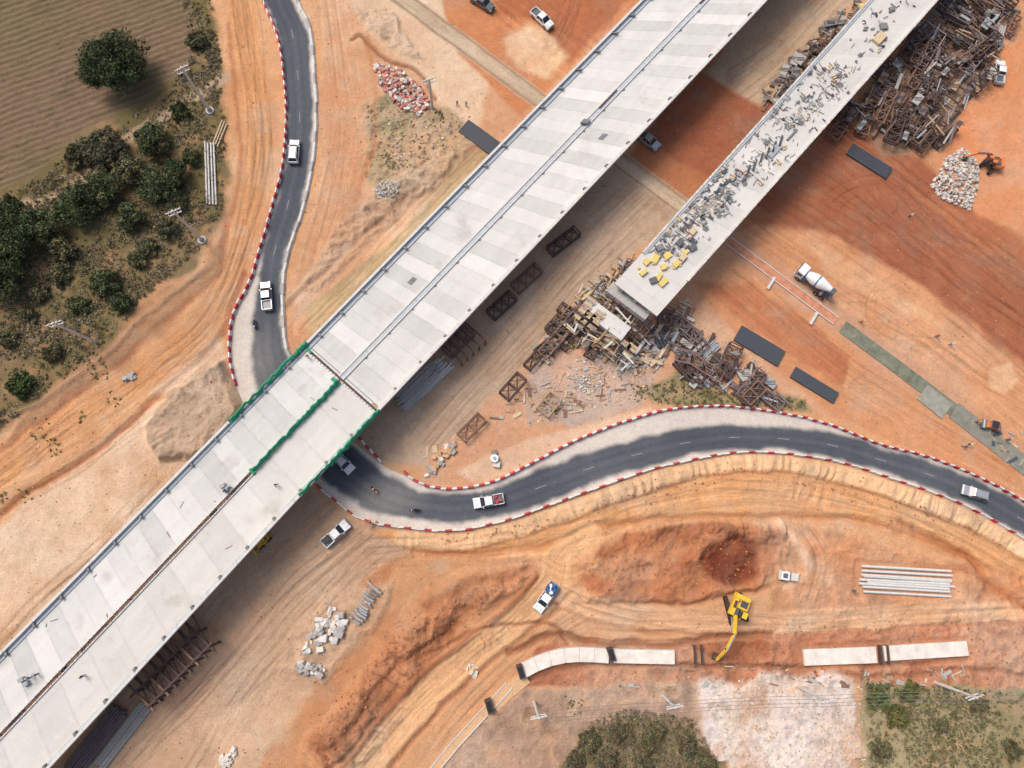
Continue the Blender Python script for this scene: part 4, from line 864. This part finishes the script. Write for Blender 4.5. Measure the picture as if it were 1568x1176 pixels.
for px,py,s,po,z in((700,157,vest,'walk',0),(714,158,wc,'stand',0),(1480,684,bl,'walk',0),(1487,680,wc,'stand',0),(1437,514,vest,'walk',0),(1458,527,wc,'walk',0),(1309,905,bl,'stand',0),(1320,492,vest,'walk',0),(1395,330,wc,'stand',0),(1498,646,vest,'stand',0),(1545,673,bl,'stand',0),
  (350,746,wc,'stand',DZ),(344,751,bl,'walk',DZ),(44,1038,bl,'walk',DZ),(52,1034,wc,'stand',DZ),(125,1036,nav,'stand',DZ),(421,742,nav,'walk',DZ),(470,545,vest,'stand',DZ),(1055,365,vest,'stand',DZ),(1205,240,wc,'walk',DZ),(1240,150,bl,'stand',DZ),(1075,330,nav,'walk',DZ),(950,1052,bl,'stand',0),(1250,1030,vest,'walk',0)):
    p=P(px,py,z+.9); zz=z+.01 if z else gh(p.x,p.y); person2('construction_worker',(p.x,p.y,zz),random.uniform(0,6),s,nav,po,random.choice([yh,wc]))
mb=MB()
for px,py in((347,750),(342,744),(35,1040),(42,1046)):
    p=P(px,py,DZ); mb.box((p.x,p.y,DZ+.35),(.8,.6,.6),galv,.5); mb.beam((p.x,p.y,DZ+.5),(p.x+1,p.y+.3,DZ+1),.08,.08,concdk)
mb.obj('survey_equipment')
def moto(px,py,dx,dy,shirt):
    mb=MB()
    for x in(-.6,.62): mb.cyl((x,-.05,.3),(x,.05,.3),.3,.3,black,16); mb.cyl((x,-.06,.3),(x,.06,.3),.1,.1,galv,8)
    mb.beam((-.6,0,.35),(.1,0,.45),.2,.25,darkp); mb.beam((-.75,0,.75),(.1,0,.72),.26,.14,black); mb.beam((.1,0,.6),(.45,0,.85),.16,.3,shirt); mb.beam((.62,.0,.3),(.42,0,1.0),.09,.09,galv); mb.beam((.4,-.35,1.02),(.4,.35,1.02),.05,.05,black); mb.box((.5,0,.9),(.14,.2,.18),headl); mb.beam((.45,0,.62),(.9,0,.62),.14,.04,shirt)
    p=P(px,py,.8); q=P(px+dx,py+dy)-P(px,py); rz=math.atan2(q.y,q.x); mb.obj('motorcycle',(p.x,p.y,.05),rz)
    person2('motorcycle_rider',(p.x-.25*math.cos(rz),p.y-.25*math.sin(rz),.0),rz,shirt,nav,'sit',random.choice([wc,vest,nav]))
moto(389,496,3,30,bl); moto(573,750,20,20,vest); moto(635,781,-30,2,nav)
# ---------------------------------------------------------------- utility poles
def upole(bx,by,h=12.5,arm=(1,0),box=True):
    mb=MB(); mb.cyl((0,0,-.5),(0,0,h),.27,.17,conc,12); a=Vector((arm[0],arm[1],0)).normalized()
    for z,L in((h-.3,1.3),(h-1.3,1.1)):
        mb.beam(Vector((0,0,z))-a*L,Vector((0,0,z))+a*L,.16,.16,conc)
        for s in(-1,-.5,.5,1): q=Vector((0,0,z))+a*L*s*.95; mb.cyl(q,q+Vector((0,0,.35)),.09,.05,white,8)
    for s in(-.5,.5): mb.beam((0,0,h-1.3),Vector((0,0,h-.35))+a*s*1.4,.05,.05,galv)
    if box: mb.cyl((.0,0,0),(0,0,.3),.85,.8,concd,14); mb.cyl((0,0,.3),(0,0,1.0),.45,.35,concd,12)
    p=G(bx,by); return mb.obj('utility_pole',p)
upole(322,170,13,(1,.6)); upole(310,368,12.5,(1,.5)); upole(147,524,12.5,(1,.4),False)
upole(1016,1066,7,(1,.2),False); upole(818,1075,9,(1,.2),False); upole(1225,1052,9,(1,.2),False); upole(1432,1045,10,(1,.3),False); upole(662,165,9,(1,.4),False)
mb=MB(); pts=[(818,1075,9),(1016,1066,7),(1225,1052,9),(1432,1045,10),(1700,1050,10)]
for (x0,y0,h0),(x1,y1,h1) in zip(pts,pts[1:]):
    for o in(-.8,-.3,.3,.8):
        a=P(x0,y0);b=P(x1,y1); pr=None
        for k in range(13):
            t=k/12; q=a*(1-t)+b*t+Vector((0,o,(h0*(1-t)+h1*t)-.1-3.2*t*(1-t)))
            if pr: mb.cyl(pr,q,.03,.03,concdk,4)
            pr=q
mb.obj('power_lines')
# ---------------------------------------------------------------- vegetation
leafm=pmat('foliage',(0,0,0),.75,.15,2,attr='Col',spec=.2)
def leaves(cen,nrm,size,colr):
    n=len(cen); r=rng.normal(size=(n,3)); d=nrm*.6+rng.normal(size=(n,3))*.6; d/=np.linalg.norm(d,axis=1)[:,None]
    a=np.cross(d,r); a/=np.linalg.norm(a,axis=1)[:,None]; b=np.cross(d,a); s=size[:,None]
    v=np.stack([cen-a*s,cen-b*s*.45,cen+a*s,cen+b*s*.45],1).reshape(-1,3); f=np.arange(4*n).reshape(-1,4); c=np.repeat(colr,4,0); return v,f,c
def crown(c,r,hz,nclump,nleaf,size,base,var=.4):
    c=np.array(c); cs=[];ns=[];cl=[]
    for k in range(nclump):
        d=rng.normal(size=3); d/=np.linalg.norm(d); d[2]=abs(d[2])*1.0-.25; q=c+d*np.array([r,r,hz])*rng.uniform(.3,.95); rr_=r*rng.uniform(.14,.34)
        e=rng.normal(size=(nleaf,3)); e/=np.linalg.norm(e,axis=1)[:,None]; rad=rr_*rng.uniform(.5,1.1,(nleaf,1)); cs.append(q+e*rad*np.array([1,1,.8])); ns.append(e)
        b=base*rng.uniform(1-var,1+var)*np.array([rng.uniform(.85,1.25),1,1]); lf=b*rng.uniform(.7,1.3,(nleaf,1)); cl.append(lf)
    return np.concatenate(cs),np.concatenate(ns),np.concatenate(cl)
bark=pmat('bark',(.12,.085,.06),.9,.3,5)
def tree(px,py,r,h,base,ncl=60,nl=200,name='broadleaf_tree',size=.28):
    zc=max(h-r*.7,.5); p=P(px,py,zc); g=gh(p.x,p.y)
    mb=MB(); mb.cyl((0,0,-.3),(0,0,h*.35),r*.07+.05,r*.05+.04,bark,8)
    for k in range(7):
        a=k*.9+random.random(); q=Vector((math.cos(a)*r*.6,math.sin(a)*r*.6,zc+random.uniform(-.2,.3)*r)); mb.cyl((0,0,h*.33),q*.6+Vector((0,0,h*.15)),r*.04+.03,r*.025+.02,bark,6); mb.cyl(q*.6+Vector((0,0,h*.15)),q,r*.025+.02,.02,bark,6)
    o=mb.obj(name,(p.x,p.y,g))
    c,n,cl=crown((0,0,zc),r,r*.75,ncl,nl,size,np.array(base)*1.4); c[:,2]=np.maximum(c[:,2],.05); v,f,cc=leaves(c,n,rng.uniform(size*.5,size*1.2,len(c)),cl); l=npmesh('crown',v,f,cc,leafm); l.parent=o
dg_=(.05,.066,.028); mg=(.066,.08,.036); ol=(.10,.096,.05)
tree(175,97,6.2,9,(.042,.058,.026),120,230)
for t in((20,365,6.0,7,dg_),(-8,425,5.0,7,dg_),(62,345,3.8,5,mg),(120,312,4.4,5.5,dg_),(155,290,3.6,5,mg),(160,228,4.6,5,(.08,.08,.047)),(232,212,3.2,4.5,mg),(245,285,4.2,4.8,(.06,.072,.034)),(198,262,2.9,4,ol),(268,262,2.4,4,dg_),(12,325,3.6,5,dg_),(95,380,2.6,3,ol),(200,330,2.8,3.5,mg),(160,432,2.6,3,mg),(182,465,2.0,2.6,(.06,.08,.035)),(32,590,2.4,2.6,(.06,.09,.03)),(118,238,2.4,3,ol),(255,350,2.0,2.6,ol),(225,380,1.8,2,ol),(60,450,1.8,2,ol),(40,480,2,2,ol),(120,470,2.2,2,(.08,.085,.04)),(90,420,2.2,2.2,ol),(290,240,1.8,2.4,mg),(270,310,2,2.4,ol),(210,400,1.8,2,(.08,.085,.04)),(80,540,1.8,2,ol),(10,520,2.0,2,ol),(300,60,2,2.5,ol),(275,170,1.8,2.2,mg)):
    tree(*t,ncl=int(18+t[2]*9),nl=130)
ol2=(.115,.10,.06)
for t in((905,1135,2.2,1.6,ol),(950,1122,2.4,1.8,ol2),(1000,1128,2.4,1.8,ol),(1048,1140,2.2,1.6,ol2),(1080,1168,2.0,1.6,ol),(878,1165,1.8,1.6,ol2),(930,1165,2.2,1.6,ol2),(985,1165,2.2,1.6,ol2),(1345,1065,2.4,2.2,(.09,.105,.04)),(1390,1060,2.0,2,(.1,.11,.04)),(1375,1098,2.3,2.2,(.11,.12,.045)),(1350,1150,1.8,1.6,ol),(1440,1110,1.5,1.5,ol),(1500,1080,1.6,1.5,ol2),(1550,1150,1.8,1.8,ol)):
    tree(*t,ncl=30,nl=120,name='shrub',size=.17)
def scrub(name,poly,n,cols,smin=.3,smax=1.0,per=36,leaf=.14,thin=True):
    C_=[];N_=[];K_=[];S_=[]
    for x,y in pins(poly,n):
        g=G(x,y); s=smin+(smax-smin)*rng.random()**2.2
        if thin and vn(np.array([g.x]),np.array([g.y]),5,77)[0]<.4 and rng.random()<.7: continue
        m=int(per*(.6+s)); e=rng.normal(size=(m,3)); e/=np.linalg.norm(e,axis=1)[:,None]; e[:,2]=np.abs(e[:,2])
        C_.append(np.array(g)+e*s*rng.uniform(.2,1,(m,1))); N_.append(e); b=np.array(cols[rng.integers(len(cols))])*rng.uniform(.7,1.3); K_.append(b*rng.uniform(.6,1.4,(m,1))); S_.append(rng.uniform(leaf*.5,leaf*1.4,m))
    v,f,c=leaves(np.concatenate(C_),np.concatenate(N_),np.concatenate(S_),np.concatenate(K_)*1.25); npmesh(name,v,f,c,leafm)
dry=[(.24,.19,.12),(.20,.16,.095),(.11,.105,.05),(.08,.085,.038),(.27,.22,.15),(.14,.125,.07),(.20,.16,.11)]
scrub('scrub_vegetation',[(0,300),(60,275),(130,215),(200,178),(300,120),(335,60),(345,220),(340,320),(300,390),(230,445),(170,515),(100,580),(0,655),(-40,680),(-40,320)],5600,dry,.2,1.0,30)
scrub('scrub_vegetation',[(280,0),(322,0),(340,100),(300,130),(265,130),(295,80)],600,dry,.2,.8)
scrub('field_weeds',[(-30,-20),(285,-20),(290,90),(190,160),(130,190),(60,255),(-30,290)],2000,[(.18,.15,.09),(.12,.115,.06),(.20,.16,.10)],.1,.3,10,.08,False)
scrub('scrub_vegetation',[(560,165),(600,140),(680,165),(725,190),(700,230),(620,260),(575,260)],260,dry,.15,.5,20,.1)
scrub('scrub_vegetation',[(975,600),(1050,575),(1120,600),(1230,612),(1240,630),(1020,620)],260,[(.08,.11,.035),(.14,.13,.06),(.18,.15,.08)],.2,.7,28,.12,False)
scrub('scrub_vegetation',[(1325,1045),(1450,1052),(1610,1065),(1610,1200),(1330,1200)],2800,[(.14,.135,.06),(.19,.165,.085),(.22,.19,.12),(.11,.11,.05)],.2,.7,26,.12)
scrub('scrub_vegetation',[(850,1200),(905,1105),(960,1085),(1060,1100),(1118,1200)],1600,dry,.2,.8,28,.12,False)
scrub('scrub_vegetation',[(860,530),(890,440),(940,410),(930,440),(900,500),(880,550)],90,[(.1,.11,.04),(.15,.13,.06)],.2,.6)
for px,py,r,n in((85,685,14,14),(40,760,12,10),(150,560,22,30),(5,760,10,10),(880,1080,14,14),(600,250,12,16),(670,180,12,16),(1055,590,14,20),(980,600,14,20),(60,655,20,12),(170,610,16,10),(130,640,12,8)):
    scrub('weed_patch',[(px-r,py-r),(px+r,py-r*.6),(px+r*.8,py+r),(px-r*.6,py+r)],n,[(.08,.12,.035),(.12,.12,.05)],.15,.55,26,.12,False)
# ---------------------------------------------------------------- light, sky, camera
sc=bpy.context.scene
w=bpy.data.worlds.new('World'); sc.world=w; w.use_nodes=True; nt=w.node_tree; bg=nt.nodes['Background']; sk=nt.nodes.new('ShaderNodeTexSky'); sk.sky_type='NISHITA'; sk.sun_disc=False
EL=56; sk.sun_elevation=math.radians(EL); sk.sun_rotation=math.radians(-50); sk.dust_density=6; sk.air_density=1.2; sk.ozone_density=1
nt.links.new(sk.outputs[0],bg.inputs[0]); bg.inputs[1].default_value=.138
sl=bpy.data.lights.new('sun','SUN'); sl.energy=2.05; sl.angle=math.radians(24); sl.color=(1,.945,.88); so=bpy.data.objects.new('sun',sl); COL.objects.link(so)
az=Vector((.77,-.64,0)); dr=Vector((az.x*math.cos(math.radians(EL)),az.y*math.cos(math.radians(EL)),-math.sin(math.radians(EL)))); so.rotation_euler=dr.to_track_quat('-Z','Y').to_euler()
cam=bpy.data.cameras.new('camera'); cam.lens=F/1568*36; cam.sensor_width=36; cam.clip_end=8000; co=bpy.data.objects.new('camera',cam); COL.objects.link(co)
co.matrix_world=Matrix.Translation((0,0,CH))@Rm.to_4x4(); sc.camera=co
sc.view_settings.view_transform='Standard'; sc.view_settings.look='None'; sc.view_settings.exposure=0
